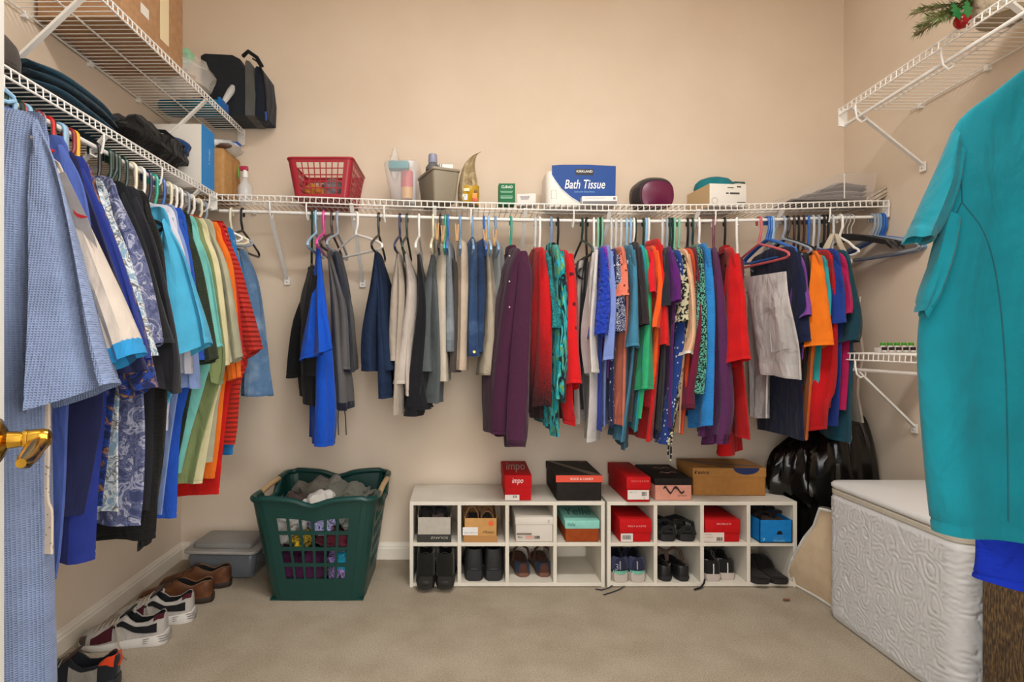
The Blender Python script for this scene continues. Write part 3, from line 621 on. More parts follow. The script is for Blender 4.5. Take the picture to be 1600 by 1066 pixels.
for px, py, lb in ((683, 362, 'wooden clothespin on the left of the cream khaki trousers'), (692, 366, 'wooden clothespin on the right of the cream khaki trousers'), (714, 364, 'wooden clothespin clipped on the sand beige trousers'), (758, 372, 'wooden clothespin left of the khaki cargo trousers'), (773, 372, 'wooden clothespin clipped on the pale grey trousers')):
    c = P(px, py, 2.40); t = thing('clothespin', lb, 'clothespin', c, group='wooden clothespins')
    for s in (-1, 1):
        m = MB(); m.rings([[c + V(s * (.002 + .004 * k) + dx, dy, .036 - .072 * (1 - k)) for dx, dy in ((-.003, -.005), (.003, -.005), (.003, .005), (-.003, .005))] for k in (0, .5, 1)]); m.build('prong', WOODP, t)
    MB().tube([c + V(-.006, 0, -.006), c + V(0, -.006, -.004), c + V(.006, 0, -.006), c + V(0, .006, -.004)], .0012, 5, closed=True).build('spring', STEEL, t)

# tops, left to right
PLUM = F_('#4a1f3c', 'heather', '#3c1730')
t = back_shirt('hoodie', 'plum sweatshirt with long cuffed sleeve, left of all the tops', 'sweatshirt', 'plum sweatshirt', PLUM, 798, 'teal',
    [(392, 812, 10), (430, 806, 16), (560, 796, 28), (640, 792, 28), (680, 793, 26)], [(392, 816, 9), (430, 822, 12), (520, 818, 15), (620, 813, 17), (672, 811, 16), (697, 810, 14)], cuff=(F_('#3a1830', 'knit'), .062), collar=PLUM, ys=2.2)
for y in (400, 440, 480): MB().ball(P(796, y, 2.275), .0035, 8, 5).build('button', plastic('#c9c2c4', .3), t)
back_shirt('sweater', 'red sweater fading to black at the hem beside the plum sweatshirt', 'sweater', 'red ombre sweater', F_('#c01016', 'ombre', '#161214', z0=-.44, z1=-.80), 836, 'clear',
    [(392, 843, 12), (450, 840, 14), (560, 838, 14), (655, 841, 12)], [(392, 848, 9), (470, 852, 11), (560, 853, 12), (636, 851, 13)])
back_shirt('blouse', 'teal blouse with black swirl print left of the tropical blouse', 'blouse', 'teal swirl blouse', F_('#138a8c', 'swirl', '#0c3a44', '#0d5f66'), 843, 'white',
    [(396, 852, 8), (450, 858, 7), (560, 856, 8), (640, 852, 9), (668, 853, 8)], [(400, 857, 6), (470, 863, 7), (510, 866, 8)])
back_shirt('blouse', 'green and teal tropical leaf blouse with a pointed hem', 'blouse', 'green tropical blouse', F_('#0f8f96', 'leaf', '#6f9a3a', '#2bbcd0'), 861, 'steelblue',
    [(388, 868, 11), (450, 872, 11), (560, 870, 12), (640, 867, 12), (684, 871, 8)], [(392, 877, 8), (470, 881, 9), (560, 880, 9), (624, 877, 10)], collar=F_('#0f8f96', 'leaf', '#6f9a3a', '#2bbcd0'))
back_shirt('cardigan', 'bright red cardigan scattered with dark flowers', 'cardigan', 'red flowered cardigan', F_('#d0141a', 'dots', '#5a1016', scale=.55), 871, 'black',
    [(396, 884, 8), (450, 886, 8), (600, 886, 9), (667, 890, 6)], [(396, 890, 8), (470, 895, 12), (540, 898, 14), (599, 899, 15)])
trousers('black slacks on dark green hanger right of the red flowered cardigan', 'black slacks', F_('#202024'), 909, 'dgreen', [[(440, 908, 6), (500, 911, 7), (570, 913, 6)], [(560, 908, 6), (640, 911, 5)]])
back_shirt('tank_top', 'pale grey top low behind the red flowered cardigan', 'top', 'pale grey tank', F_('#a89f98'), 917, 'black',
    [(420, 905, 4), (560, 900, 6), (664, 900, 8)], y0=2.36)
back_shirt('blouse', 'long white blouse among the tops', 'blouse', 'long white blouse', F_('#cfcac6'), 928, 'white',
    [(390, 925, 10), (450, 921, 10), (560, 922, 12), (640, 921, 13), (690, 919, 13)], [(390, 932, 5), (450, 930, 5), (520, 926, 5), (580, 931, 6)])
back_shirt('blouse', 'royal blue blouse with wide lace sleeve', 'blouse', 'royal blue lace blouse', F_('#1a3aa8'), 934, 'green',
    [(394, 940, 7), (480, 940, 7), (580, 939, 7), (676, 939, 6)], [(396, 943, 6), (430, 944, 9), (480, 943, 14), (522, 938, 13)], sleeve_mat=F_('#1c3cb0', 'lace'))
back_shirt('top', 'purple sequined top squeezed between blue blouse and periwinkle polo', 'top', 'purple sequin top', F_('#4a1878', 'heather', '#b048c8', rough=.35), 938, 'dgreen',
    [(392, 947, 4), (480, 949, 5), (590, 945, 5)], y0=2.30)
back_shirt('polo_shirt', 'periwinkle polo with banded sleeve among the tops', 'shirt', 'periwinkle tops polo', F_('#7c92d0'), 940, 'green',
    [(390, 950, 7), (470, 955, 6), (560, 949, 7), (668, 947, 7)], [(392, 953, 7), (450, 958, 7), (520, 956, 8), (560, 955, 9)])
back_shirt('blouse', 'navy blouse with white striped sleeve edge', 'blouse', 'navy striped blouse', F_('#1a2450', 'dots', '#d8d8e0', scale=.9), 955, 'clear',
    [(396, 960, 6), (480, 962, 6), (580, 957, 5), (668, 957, 5)], [(398, 964, 7), (450, 967, 8), (515, 968, 9)], sleeve_mat=F_('#1a2450', 'swirl', '#e2e2ea', '#1a2450', scale=.8))
back_shirt('blouse', 'coral peach blouse with cutwork sleeve', 'blouse', 'coral peach blouse', F_('#e07a60'), 962, 'clear',
    [(393, 970, 7), (480, 976, 6), (560, 971, 9), (668, 966, 10)], [(394, 973, 6), (430, 975, 8), (462, 973, 10)], sleeve_mat=F_('#e07a60', 'holes', '#7a3024'))
back_shirt('tank_top', 'dark slate teal tank behind the coral blouse with the longest hem', 'top', 'slate teal tank', F_('#2b5266'), 970, 'clear',
    [(400, 979, 6), (480, 983, 5), (600, 980, 6), (706, 977, 6)], y0=2.31)
back_shirt('t_shirt', 'steel blue tee right of the coral blouse', 'shirt', 'steel blue tee', F_('#3f7f9e'), 979, 'lblue',
    [(388, 984, 8), (450, 988, 7), (560, 982, 9), (690, 966, 9)], [(390, 990, 7), (440, 993, 9), (500, 994, 12), (541, 994, 14)])
back_shirt('t_shirt', 'black brown tee between steel blue and turquoise tees', 'shirt', 'black brown tee', F_('#2a2226'), 985, 'lblue',
    [(385, 994, 7), (470, 1000, 6), (560, 992, 8), (660, 986, 7)], [(387, 998, 7), (440, 1003, 8), (506, 1005, 8)])
back_shirt('t_shirt', 'narrow turquoise tee showing one bright edge left of the green top', 'shirt', 'narrow turquoise tee', F_('#1e9fb0'), 990, 'white',
    [(390, 1004, 6), (470, 1011, 4), (580, 1002, 7), (676, 991, 7)], y0=2.295)
back_shirt('blouse', 'spring green top with square hem', 'top', 'spring green top', F_('#2eac72'), 992, 'dgreen',
    [(394, 1009, 5), (460, 1014, 5), (520, 1013, 7), (600, 1008, 6), (655, 1003, 5)], [(420, 1013, 3), (480, 1016, 5), (560, 1013, 9), (607, 1010, 11)])
back_shirt('t_shirt', 'bright red tee left of the orange tee', 'shirt', 'first red tee', F_('#d41424'), 1005, 'dgreen',
    [(392, 1014, 7), (450, 1020, 6), (560, 1015, 9), (640, 1014, 12)], [(393, 1018, 7), (425, 1022, 8), (456, 1024, 8)])
back_shirt('t_shirt', 'orange red tee with a drooping folded sleeve', 'shirt', 'drooping orange tee', F_('#ec5a1a'), 1009, 'lblue',
    [(390, 1023, 7), (450, 1030, 6), (520, 1027, 8), (600, 1021, 7)], [(391, 1027, 6), (430, 1033, 8), (465, 1036, 10), (500, 1030, 7), (512, 1028, 6)])
back_shirt('t_shirt', 'red tee with the highest shoulder, right of the orange tee', 'shirt', 'second red tee', F_('#d8120f'), 1013, 'white',
    [(380, 1028, 8), (460, 1034, 7), (560, 1024, 8), (690, 1011, 9)], [(382, 1031, 7), (440, 1037, 9), (500, 1040, 9), (536, 1041, 9)])
back_shirt('t_shirt', 'charcoal tee between the red and purple tees', 'shirt', 'charcoal tops tee', F_('#23262e'), 1035, 'clear',
    [(394, 1037, 6), (470, 1040, 6), (580, 1036, 8), (676, 1028, 8)], [(396, 1040, 6), (440, 1043, 7), (478, 1044, 7)])
back_shirt('t_shirt', 'purple violet tee with short sleeve among the tops', 'shirt', 'purple violet tee', F_('#5a1a6c'), 1042, 'grey',
    [(392, 1044, 7), (470, 1049, 7), (560, 1043, 8), (668, 1040, 9)], [(394, 1048, 6), (430, 1055, 8), (468, 1060, 9)])
back_shirt('blouse', 'navy blue polka dot blouse beside the purple tee', 'blouse', 'navy dotted blouse', F_('#20408c', 'dots', '#c8cce0', scale=1.0), 1046, 'dgreen',
    [(396, 1058, 7), (450, 1062, 6), (540, 1060, 7), (620, 1049, 6), (697, 1037, 7)])
back_shirt('blouse', 'black and cream leopard blouse with hanging ties', 'blouse', 'leopard tie blouse', F_('#17181a', 'speckle', '#c9c2a0', scale=.35), 1050, 'dgreen',
    [(400, 1066, 5), (450, 1070, 5), (505, 1070, 6), (600, 1060, 5), (680, 1046, 4)], [(402, 1068, 4), (450, 1071, 5), (500, 1070, 6)])
TIE = F_('#17181a', 'speckle', '#c9c2a0', scale=.35)
tt = [o for o in COL.objects if o.get('label', '').startswith('black and cream leopard')][0]
strings(tt, [[P(1049, 670, 2.27), P(1045, 690, 2.26), P(1044, 711, 2.26)], [P(1050, 670, 2.27), P(1049, 695, 2.26), P(1048, 720, 2.26)]], TIE, .004, 'hem_tie')
back_shirt('t_shirt', 'peach tee with white layered sleeve hem', 'shirt', 'layered peach tee', F_('#e8b892'), 1053, 'green',
    [(395, 1070, 6), (460, 1076, 5), (560, 1062, 8), (678, 1056, 6)], [(397, 1075, 6), (450, 1080, 8), (520, 1083, 9), (552, 1078, 12)], cuff=(F_('#efe6dc'), .022))
back_shirt('t_shirt', 'burnt orange tee behind the peach tee', 'shirt', 'burnt orange tee', F_('#d84a14'), 1060, 'green',
    [(394, 1079, 6), (450, 1086, 4), (560, 1074, 7), (680, 1063, 6)], y0=2.295)
back_shirt('sweater', 'maroon sweater with thick ribbed cuff', 'sweater', 'maroon cuffed sweater', F_('#6c1232'), 1074, 'black',
    [(392, 1085, 6), (450, 1091, 5), (560, 1084, 8), (625, 1072, 8)], [(394, 1089, 5), (480, 1096, 6), (560, 1088, 10), (615, 1080, 10), (639, 1079, 11)], cuff=(F_('#5a0f2a', 'knit'), .062))
back_shirt('cardigan', 'black and sea green speckled cardigan', 'cardigan', 'speckled cardigan', F_('#10201f', 'speckle', '#5fae98', scale=.9), 1082, 'dgreen',
    [(388, 1090, 8), (450, 1095, 8), (540, 1091, 7), (615, 1088, 9)], [(390, 1094, 6), (450, 1099, 7), (540, 1097, 7), (614, 1091, 7)])
back_shirt('sweater', 'sky blue knit sweater right of the speckled cardigan', 'sweater', 'sky blue sweater', F_('#2a86d2', 'knit'), 1092, 'white',
    [(386, 1102, 9), (450, 1107, 8), (560, 1102, 10), (662, 1093, 16)], [(388, 1106, 7), (450, 1111, 8), (550, 1111, 8), (664, 1110, 9)])
back_shirt('cardigan', 'plum purple cardigan with wide satin hem band', 'cardigan', 'plum purple cardigan', F_('#5a2858', 'heather', '#4a1e48'), 1115, 'maroon',
    [(392, 1114, 7), (450, 1117, 8), (560, 1112, 12), (684, 1096, 18)], [(394, 1118, 7), (460, 1126, 10), (560, 1133, 14), (640, 1136, 15), (694, 1127, 13)], cuff=(F_('#53254f', 'satin'), .055), ys=2.22)
back_shirt('polo_shirt', 'bright red polo with open collar and wide sleeve', 'shirt', 'bright red polo', F_('#cc0f14'), 1132, 'black',
    [(392, 1143, 9), (450, 1150, 9), (560, 1155, 12), (640, 1161, 12), (688, 1163, 12)], [(396, 1150, 9), (450, 1156, 14), (510, 1158, 17), (562, 1160, 18)], collar=F_('#a80d12'), ys=2.19)
back_shirt('tunic', 'long red tunic whose hem hangs lowest over the shoeboxes', 'tunic', 'long red tunic', F_('#c40c10'), 1152, 'white',
    [(410, 1143, 5), (520, 1138, 8), (640, 1128, 14), (712, 1120, 24)], y0=2.40)
# white jeans over the turned coral hanger and the big navy tee behind
hk = back_hook(1186); hanger('coral red hanger with white jeans folded over its bar', hk, (.07, -1, 0), 'coral', hw=.20, dv=.02)
t = thing('jeans', 'white jeans with stitched back pockets folded over the coral hanger', 'jeans', hk)
WJ = F_('#c9c5c2', 'crease', scale=.5)
JA = [P(1164, 434, 2.50), P(1168, 470, 2.49), P(1180, 540, 2.47), P(1188, 586, 2.46)]; JB = [P(1229, 424, 2.235), P(1233, 470, 2.22), P(1246, 540, 2.19), P(1249, 592, 2.18)]
args = (JA, JB, [.007, .011, .013, .015], (1, 0, 0), .006, 2, 3)
drape(*args, m=24, n=30, t1=.86).build('trouser_leg', WJ, t); drape(*args, m=50, n=30, hem=.005, t0=.857, extra=.002).build('waistband', F_('#d0ccc8'), t)
drape([P(1168, 440, 2.62), P(1172, 540, 2.62), P(1174, 650, 2.60)], [P(1205, 440, 2.42), P(1204, 540, 2.42), P(1203, 655, 2.42)], [.007, .012, .014], (1, 0, 0), .006, 2, 5, m=18, n=24).build('trouser_leg', WJ, t)
m = MB(); pk = [V(P(x, y, Y).x, Y, P(x, y, Y).z) for x, y, Y in ((1201, 500, 2.345), (1227, 497, 2.235), (1233, 545, 2.215), (1206, 551, 2.325))]
m.tube([pk[0], pk[3], pk[2], pk[1]], .0022, 6); m.build('pocket_stitching', F_('#bdb8b4'), t)
NV = F_('#182040')
back_shirt('t_shirt', 'big dark navy tee with wide face behind the white jeans', 'shirt', 'big navy tee', NV, 1206, 'lblue',
    [(392, 1243, 6), (470, 1252, 6), (560, 1252, 6), (640, 1254, 7), (688, 1256, 7)], [(394, 1247, 6), (440, 1255, 6), (490, 1260, 6), (534, 1263, 7)], y0=2.29, ys=2.24, amp=.005)
for px, hc, lb in ((1198, 'blue', 'blue empty hanger just right of the coral one'), (1202, 'blue', 'second blue empty hanger right of the coral one'), (1223, 'grey', 'blue-grey empty hanger above the big navy tee'), (1229, 'black', 'black empty hanger above the big navy tee')):
    hanger(lb, back_hook(px), (.10, -1, 0), hc, hw=.17)
RY = dict(y0=2.31)
back_shirt('t_shirt', 'violet heather tee with a flared sleeve by the orange tee', 'shirt', 'violet heather tee', F_('#8a4aa8', 'heather', '#6c3a90'), 1240, 'brown',
    [(405, 1253, 6), (450, 1258, 6), (560, 1252, 6)], [(415, 1254, 5), (450, 1260, 9), (480, 1267, 11), (493, 1266, 12)])
back_shirt('t_shirt', 'black tee between the violet and orange tees', 'shirt', 'black tee beside the orange tee', F_('#14161c'), 1247, 'black',
    [(400, 1262, 6), (450, 1266, 5), (520, 1266, 6), (600, 1258, 6)], y0=2.30)
back_shirt('t_shirt', 'large bright orange tee near the right end of the back rod', 'shirt', 'large orange tee', F_('#f07a18'), 1255, 'brown',
    [(396, 1274, 8), (450, 1282, 8), (540, 1265, 10), (600, 1262, 7), (687, 1258, 6)], [(398, 1278, 9), (440, 1284, 13), (500, 1290, 17), (540, 1290, 18)], ys=2.2)
back_shirt('t_shirt', 'aqua turquoise tee right of the large orange tee', 'shirt', 'aqua tee', F_('#2aa0a4'), 1262, 'blue',
    [(404, 1288, 6), (450, 1294, 5), (540, 1278, 8), (661, 1268, 8)], [(406, 1291, 5), (450, 1298, 6), (490, 1300, 6)], y0=2.30)
back_shirt('hoodie', 'red sweatshirt with bunched sleeve and dangling cuff', 'sweatshirt', 'red bunched sweatshirt', F_('#c41018'), 1270, 'clear',
    [(396, 1295, 7), (450, 1301, 6), (560, 1298, 12), (640, 1292, 10)], [(398, 1299, 5), (470, 1304, 7), (560, 1299, 15), (610, 1296, 16), (632, 1290, 10), (672, 1289, 4)])
back_shirt('t_shirt', 'royal blue tee right of the aqua tee', 'shirt', 'royal blue right tee', F_('#1f3c90'), 1278, 'grey',
    [(394, 1306, 7), (450, 1313, 6), (560, 1308, 8), (668, 1300, 9)], [(396, 1310, 6), (450, 1315, 8), (503, 1316, 9)])
back_shirt('t_shirt', 'magenta tee with rolled sleeve beside the dark teal tee', 'shirt', 'magenta rolled tee', F_('#b81858'), 1286, 'black',
    [(400, 1315, 6), (450, 1321, 6), (560, 1318, 7), (640, 1312, 7)], [(402, 1318, 6), (440, 1323, 8), (474, 1327, 9), (490, 1325, 8)])
back_shirt('t_shirt', 'dark teal tee with large open sleeve, right end of the tops', 'shirt', 'dark teal tee', F_('#134a5c'), 1292, 'black',
    [(396, 1322, 6), (450, 1327, 6), (560, 1322, 14), (640, 1318, 14), (691, 1316, 17)], [(398, 1325, 5), (440, 1330, 8), (490, 1336, 14), (520, 1336, 16), (532, 1335, 15)], sleeve_mat=F_('#143f4e'))
back_shirt('t_shirt', 'second magenta tee with sequin edge, last garment at the right', 'shirt', 'last magenta tee', F_('#a8164e'), 1300, 'clear',
    [(400, 1325, 5), (450, 1332, 4), (560, 1330, 5), (620, 1327, 4)], y0=2.33)
# hangers at the right end
t = hanger('white hook hanger with cream bow right of the last tees', back_hook(1312), (.12, -1, 0), 'white', hw=.10)
m = MB(); bc = P(1303, 376, 2.47)
for s in (-1, 1): m.rings([[bc + V(s * a, 0, b) + V(0, e, 0) for e in (-.004, .004)] + [bc + V(s * a2, 0, b) + V(0, e, 0) for e in (.004, -.004)] for a, a2, b in ((.0, .014, .03), (.012, .036, -.01), (.03, .055, -.05))])
o = m.build('ribbon_bow', F_('#d8ccb4')); o.location = (0, 0, 0); tag(o, 'cream ribbon bow tied on the white hook hanger', 'ribbon')
def suit_hanger(label, hook, u, mat, hw=.19):
    u = Vector(u).normalized(); H = Vector(hook); t = thing('suit_hanger', label, 'hanger', H); q = lambda a, v, w=0: H + u * a + V(u.y, -u.x, 0) * w + V(0, 0, -v)
    MB().tube([q(-.015, .02), q(-.012, 0), q(0, -.009), q(.013, .002), q(.012, .025), q(0, .05), q(0, .1)], .0022, 7).build('hook', STEEL, t)
    m = MB(); prof = [(-hw, .165, .006), (-hw * .9, .142, .010), (-hw * .45, .112, .012), (0, .092, .014), (hw * .45, .112, .012), (hw * .9, .142, .010), (hw, .165, .006)]
    m.rings([[q(a, v - hh, -.007), q(a, v - hh, .007), q(a, v + hh, .006), q(a, v + hh, -.006)] for a, v, hh in prof]); m.build('arms', mat, t)
    return t
BLK = plastic('#161616', .35)
suit_hanger('black contoured suit hanger jutting forward at the right end', back_hook(1330), (.60, -.80, 0), BLK)
suit_hanger('second black suit hanger partly behind the first near the right end', back_hook(1318), (.42, -.9, 0), BLK)
suit_hanger('chrome and black skirt hanger beside the suit hangers', back_hook(1324), (.52, -.85, 0), plastic('#77787a', .2, .8))
for i, (px, hc, lb) in enumerate(((1362, 'grey', 'blue-grey hanger leftmost of the empty bunch at the right end'), (1367, 'grey', 'blue-grey hanger second of the empty bunch at the right end'), (1371, 'steelblue', 'steel blue hanger in the middle of the empty bunch at right'), (1376, 'blue', 'blue hanger fourth of the empty bunch at right'), (1380, 'blue', 'blue hanger nearest the right wall in the empty bunch'))):
    hanger(lb, back_hook(px), (.16 + .006 * i, -.98, 0), hc, hw=.215, group='empty hangers at the right end')
# ------------------------------------------------------------------ things on the wire shelves
def SP(px, Y): return (px - VX) * Y / F                         # world X of an image column at depth Y
KRAFT = card('#a07a58', '#ad8763'); KRAFT2 = card('#a8783f', '#b58448')
def film_bag(name, label, c, r, seed, tint='#e8e6e0', alpha=.35, inside=()):
    t = thing(name, label, 'bag', (c[0], c[1], c[2] - r[2]))
    MB().ball(c, r, 22, 14, .10, seed).build('film', clear_film(tint, alpha), t)
    for k, (dx, dy, dz, rr, h) in enumerate(inside): MB().ball((c[0] + dx, c[1] + dy, c[2] + dz), rr, 12, 8, .15, seed + k).build('contents', F_(h), t)
    return t
# upper left shelf
t = thing('cardboard_box', 'large brown cardboard box with tape on the upper left shelf', 'box', (-1.21, 2.0, 2.104))
MB().rbox((-1.215, 2.0, 2.104 + .17), (.27, .40, .34), .004).build('box_body', KRAFT, t)
m = MB(); m.box((-1.079, 2.06, 2.30), (.0015, .06, .28)); m.build('tape', card('#d8c7a2'), t)
m = MB(); m.box((-1.0785, 1.93, 2.20), (.001, .05, .035)); m.build('shipping_label', card('#d9d2c6'), t)
film_bag('plastic_bag', 'clear plastic bag of pale odds and ends on the upper left shelf', (-1.17, 2.36, 2.185), (.13, .13, .08), 3, inside=((.03, .02, -.02, .045, '#d8b9a0'), (-.03, -.04, -.02, .04, '#e2d9cc'), (.05, -.05, .05, .03, '#9ccba4')))
t = thing('tote_bag', 'flat teal blue pouch with clear handle on the upper left shelf', 'bag', (-1.2, 2.56, 2.104))
MB().rbox((-1.205, 2.555, 2.125), (.28, .12, .04), .02).build('pouch', F_('#0e7c9a', 'crease'), t)
MB().rbox((-1.068, 2.545, 2.130), (.014, .10, .05), .006).build('blue_panel', F_('#1668b8'), t)
m = MB(); a = V(-1.068, 2.55, 2.15); b = V(-1.045, 2.60, 2.24); m.tube([a, lerp(a, b, .3), lerp(a, b, .7), b, b + V(.004, .004, .012)], [.010, .014, .017, .016, .006], 10); m.build('clear_handle', clear_film('#eef0ee', .55, .1), t)
t = thing('lunch_bag', 'black and grey zipped lunch bag jutting off the upper left shelf', 'bag', (-1.04, 2.66, 2.106))
def lunch(ins, z0, z1, x0, x1, y0, y1, m):
    c_ = min(.06, (x1 - x0) * .45); pr = [(x0, z0), (x1, z0), (x1 + .004, z0 + .10), (x1 - .004, z1 - .07), (x1 - c_ * .4, z1 - .025), (x1 - c_, z1 - .006), (x0 + c_ * .3, z1), (x0, z1 - .01)]
    m.prism([V(x, y0, z) for x, z in pr], V(0, 0, 0), V(0, y1 - y0, 0)); return m
lunch(0, 2.106, 2.392, -1.19, -.985, 2.59, 2.745, MB()).build('bag_body', F_('#22252a'), t)
lunch(0, 2.106, 2.36, -.984, -.945, 2.585, 2.75, MB()).build('grey_band', F_('#5b5b58'), t)
lunch(0, 2.108, 2.34, -.944, -.895, 2.60, 2.745, MB()).build('front_pocket', F_('#1d2330'), t)
MB().tube([V(-.955, 2.60, 2.375), V(-.93, 2.59, 2.355), V(-.915, 2.59, 2.33), V(-.905, 2.597, 2.30), V(-.892, 2.597, 2.2), V(-.890, 2.597, 2.13)], .004, 6).build('zipper', plastic('#101216'), t)
MB().tube([V(-.893, 2.592, 2.125), V(-.890, 2.59, 2.10), V(-.889, 2.59, 2.085)], .004, 6).build('zipper_pull', plastic('#2450a8'), t)
MB().tube([V(-1.0, 2.60, 2.385), V(-.97, 2.585, 2.40), V(-.93, 2.585, 2.372), V(-.91, 2.60, 2.335)], .009, 6).build('carry_strap', F_('#14161a'), t)
# lower left shelf
def lump(name, label, cat, c, r, mat, seed, jit=.10, rz=0, folds=0, part='cloth', clamp=None):
    t = thing(name, label, cat, (c[0], c[1], c[2] - r[2])); 
    def fn(p):
        d = p - Vector(c); d.z += folds * .012 * math.sin(d.x * 70 + d.y * 18 + seed) * (1 if d.z > 0 else 0); d.z = max(d.z, -r[2] * .92)
        q = Vector(c) + Matrix.Rotation(rz, 3, 'Z') @ d; return clamp(q) if clamp else q
    MB().ball(c, r, 40, 22, jit, seed, fn).build(part, mat, t); return t
t = thing('baseball_cap', 'grey brown cap at the near end of the lower left shelf', 'cap', (-1.13, 1.34, ZS + .003))
MB().lathe([(.075, 0), (.077, .025), (.071, .055), (.052, .078), (.026, .090), (.004, .092)], (-1.135, 1.335, ZS + .008), 20).build('crown', F_('#4a423e'), t)
m = MB(); m.rings([[V(-1.135 + .07 * math.cos(a) * k, 1.335 - .15 * math.sin(a) * k * .9 - .02, ZS + .018 - .01 * k + dz) for a in [PI * .05 + PI * .9 * j / 12 for j in range(13)]] for k, dz in ((.5, 0), (1, 0), (1, .004), (.5, .004))], False, False, False); m.build('brim', F_('#3d3633'), t)
MB().lathe([(.074, 0), (.076, .012)], (-1.135, 1.335, ZS + .003), 18).build('sweatband', F_('#38322f'), t)
t = thing('folded_jacket', 'dark teal folded garment draped along the lower left shelf', 'jacket', (-1.2, 1.60, ZS))
for k in range(3):
    z = ZS + .020 + k * .024; drape([V(-1.33, 1.44 + .02 * k, z + .004), V(-1.33, 1.55, z + .010), V(-1.33, 1.70, z), V(-1.32, 1.83 - .02 * k, z - .008)], [V(-1.10, 1.44, z + .006), V(-1.075, 1.55, z + .014), V(-1.075, 1.70, z + .006), V(-1.09, 1.82 - .02 * k, z - .006)], [.010, .016, .016, .011], (0, 0, 1), .008, 2.2, 40 + k, m=24, n=26, open_end=False).build('fold', F_('#123a4c' if k != 1 else '#0e2c3a'), t)
hanger('light blue hanger lying on the shelf below the grey brown cap', (-1.10, 1.25, ZS + .10), (.35, .9, 0), 'lblue', hw=.1)
t = lump('folded_trousers', 'crumpled black garment heaped on the lower left shelf', 'clothing', (-1.20, 2.10, ZS + .085), (.125, .235, .075), F_('#121110', 'crease'), 5, .10, folds=1)
t = lump('sports_bag', 'blue bag with black trim behind the black heap on the lower left shelf', 'bag', (-1.19, 2.27, ZS + .135), (.10, .085, .045), F_('#1d4478'), 9, .05)
MB().tube([V(-1.29, 2.20, ZS + .15), V(-1.24, 2.195, ZS + .178), V(-1.15, 2.195, ZS + .172), V(-1.09, 2.23, ZS + .12)], .008, 6).build('black_trim', F_('#101114'), t)
t = thing('printer_box', 'white carton with bright blue end panel in the corner of the shelf', 'box', (-1.20, 2.45, ZS + .003))
MB().rbox((-1.20, 2.42, ZS + .135), (.235, .12, .262), .003).build('carton', card('#d9d4cb'), t)
m = MB(); m.box((-1.0805, 2.42, ZS + .135), (.003, .118, .26)); m.build('blue_panel', plastic('#1583cf', .5), t)
text('lettering', 'e verage.', V(-1.0788, 2.43, ZS + .15), (0, 0, 1), (0, -1, 0), .07, plastic('#e8eef2'), t, height=.010)
t = thing('cardboard_box', 'tan cardboard carton behind the blue-ended box in the corner', 'box', (-1.2, 2.6, ZS))
MB().rbox((-1.195, 2.62, ZS + .113), (.28, .20, .22), .012).build('carton', card('#ac8250', '#b88d5a'), t)
m = MB(); m.box((-1.054, 2.62, ZS + .10), (.002, .004, .19)); m.build('seam', card('#9c6a36'), t)
t = film_bag('plastic_bag', 'white and blue printed plastic bag on top of the tan carton', (-1.13, 2.60, ZS + .245), (.13, .11, .03), 12, '#e4e6e4', .9)
MB().ball((-1.03, 2.57, ZS + .250), (.035, .03, .014), 12, 7, .1, 4).build('blue_print', plastic('#1c4a9c', .3), t)
MB().ball((-1.06, 2.53, ZS + .232), (.04, .02, .012), 12, 7, .1, 4).build('dark_print', plastic('#5a4034', .4), t)
t = thing('spray_bottle', 'clear spray bottle with red nozzle in the corner of the back shelf', 'bottle', (-1.0, 2.62, deck(-1.0) + .004))
bx, by, bz = SP(383, 2.62), 2.62, deck(-1.0) + .004
MB().lathe([(.030, 0), (.033, .01), (.033, .07), (.014, .10), (.012, .115)], (bx, by, bz), 16).build('bottle', clear_film('#e8ecf0', .4, .1), t)
MB().lathe([(.014, .115), (.014, .135), (.010, .15)], (bx, by, bz), 12).build('collar', plastic('#e8e6e2'), t)
m = MB(); m.rbox((bx - .004, by, bz + .158), (.035, .02, .022), .005); m.build('nozzle', plastic('#b02a4c', .35), t)
MB().rbox((bx - .03, by, bz + .14), (.012, .014, .05), .005).build('trigger', plastic('#5c8a2c', .4), t)

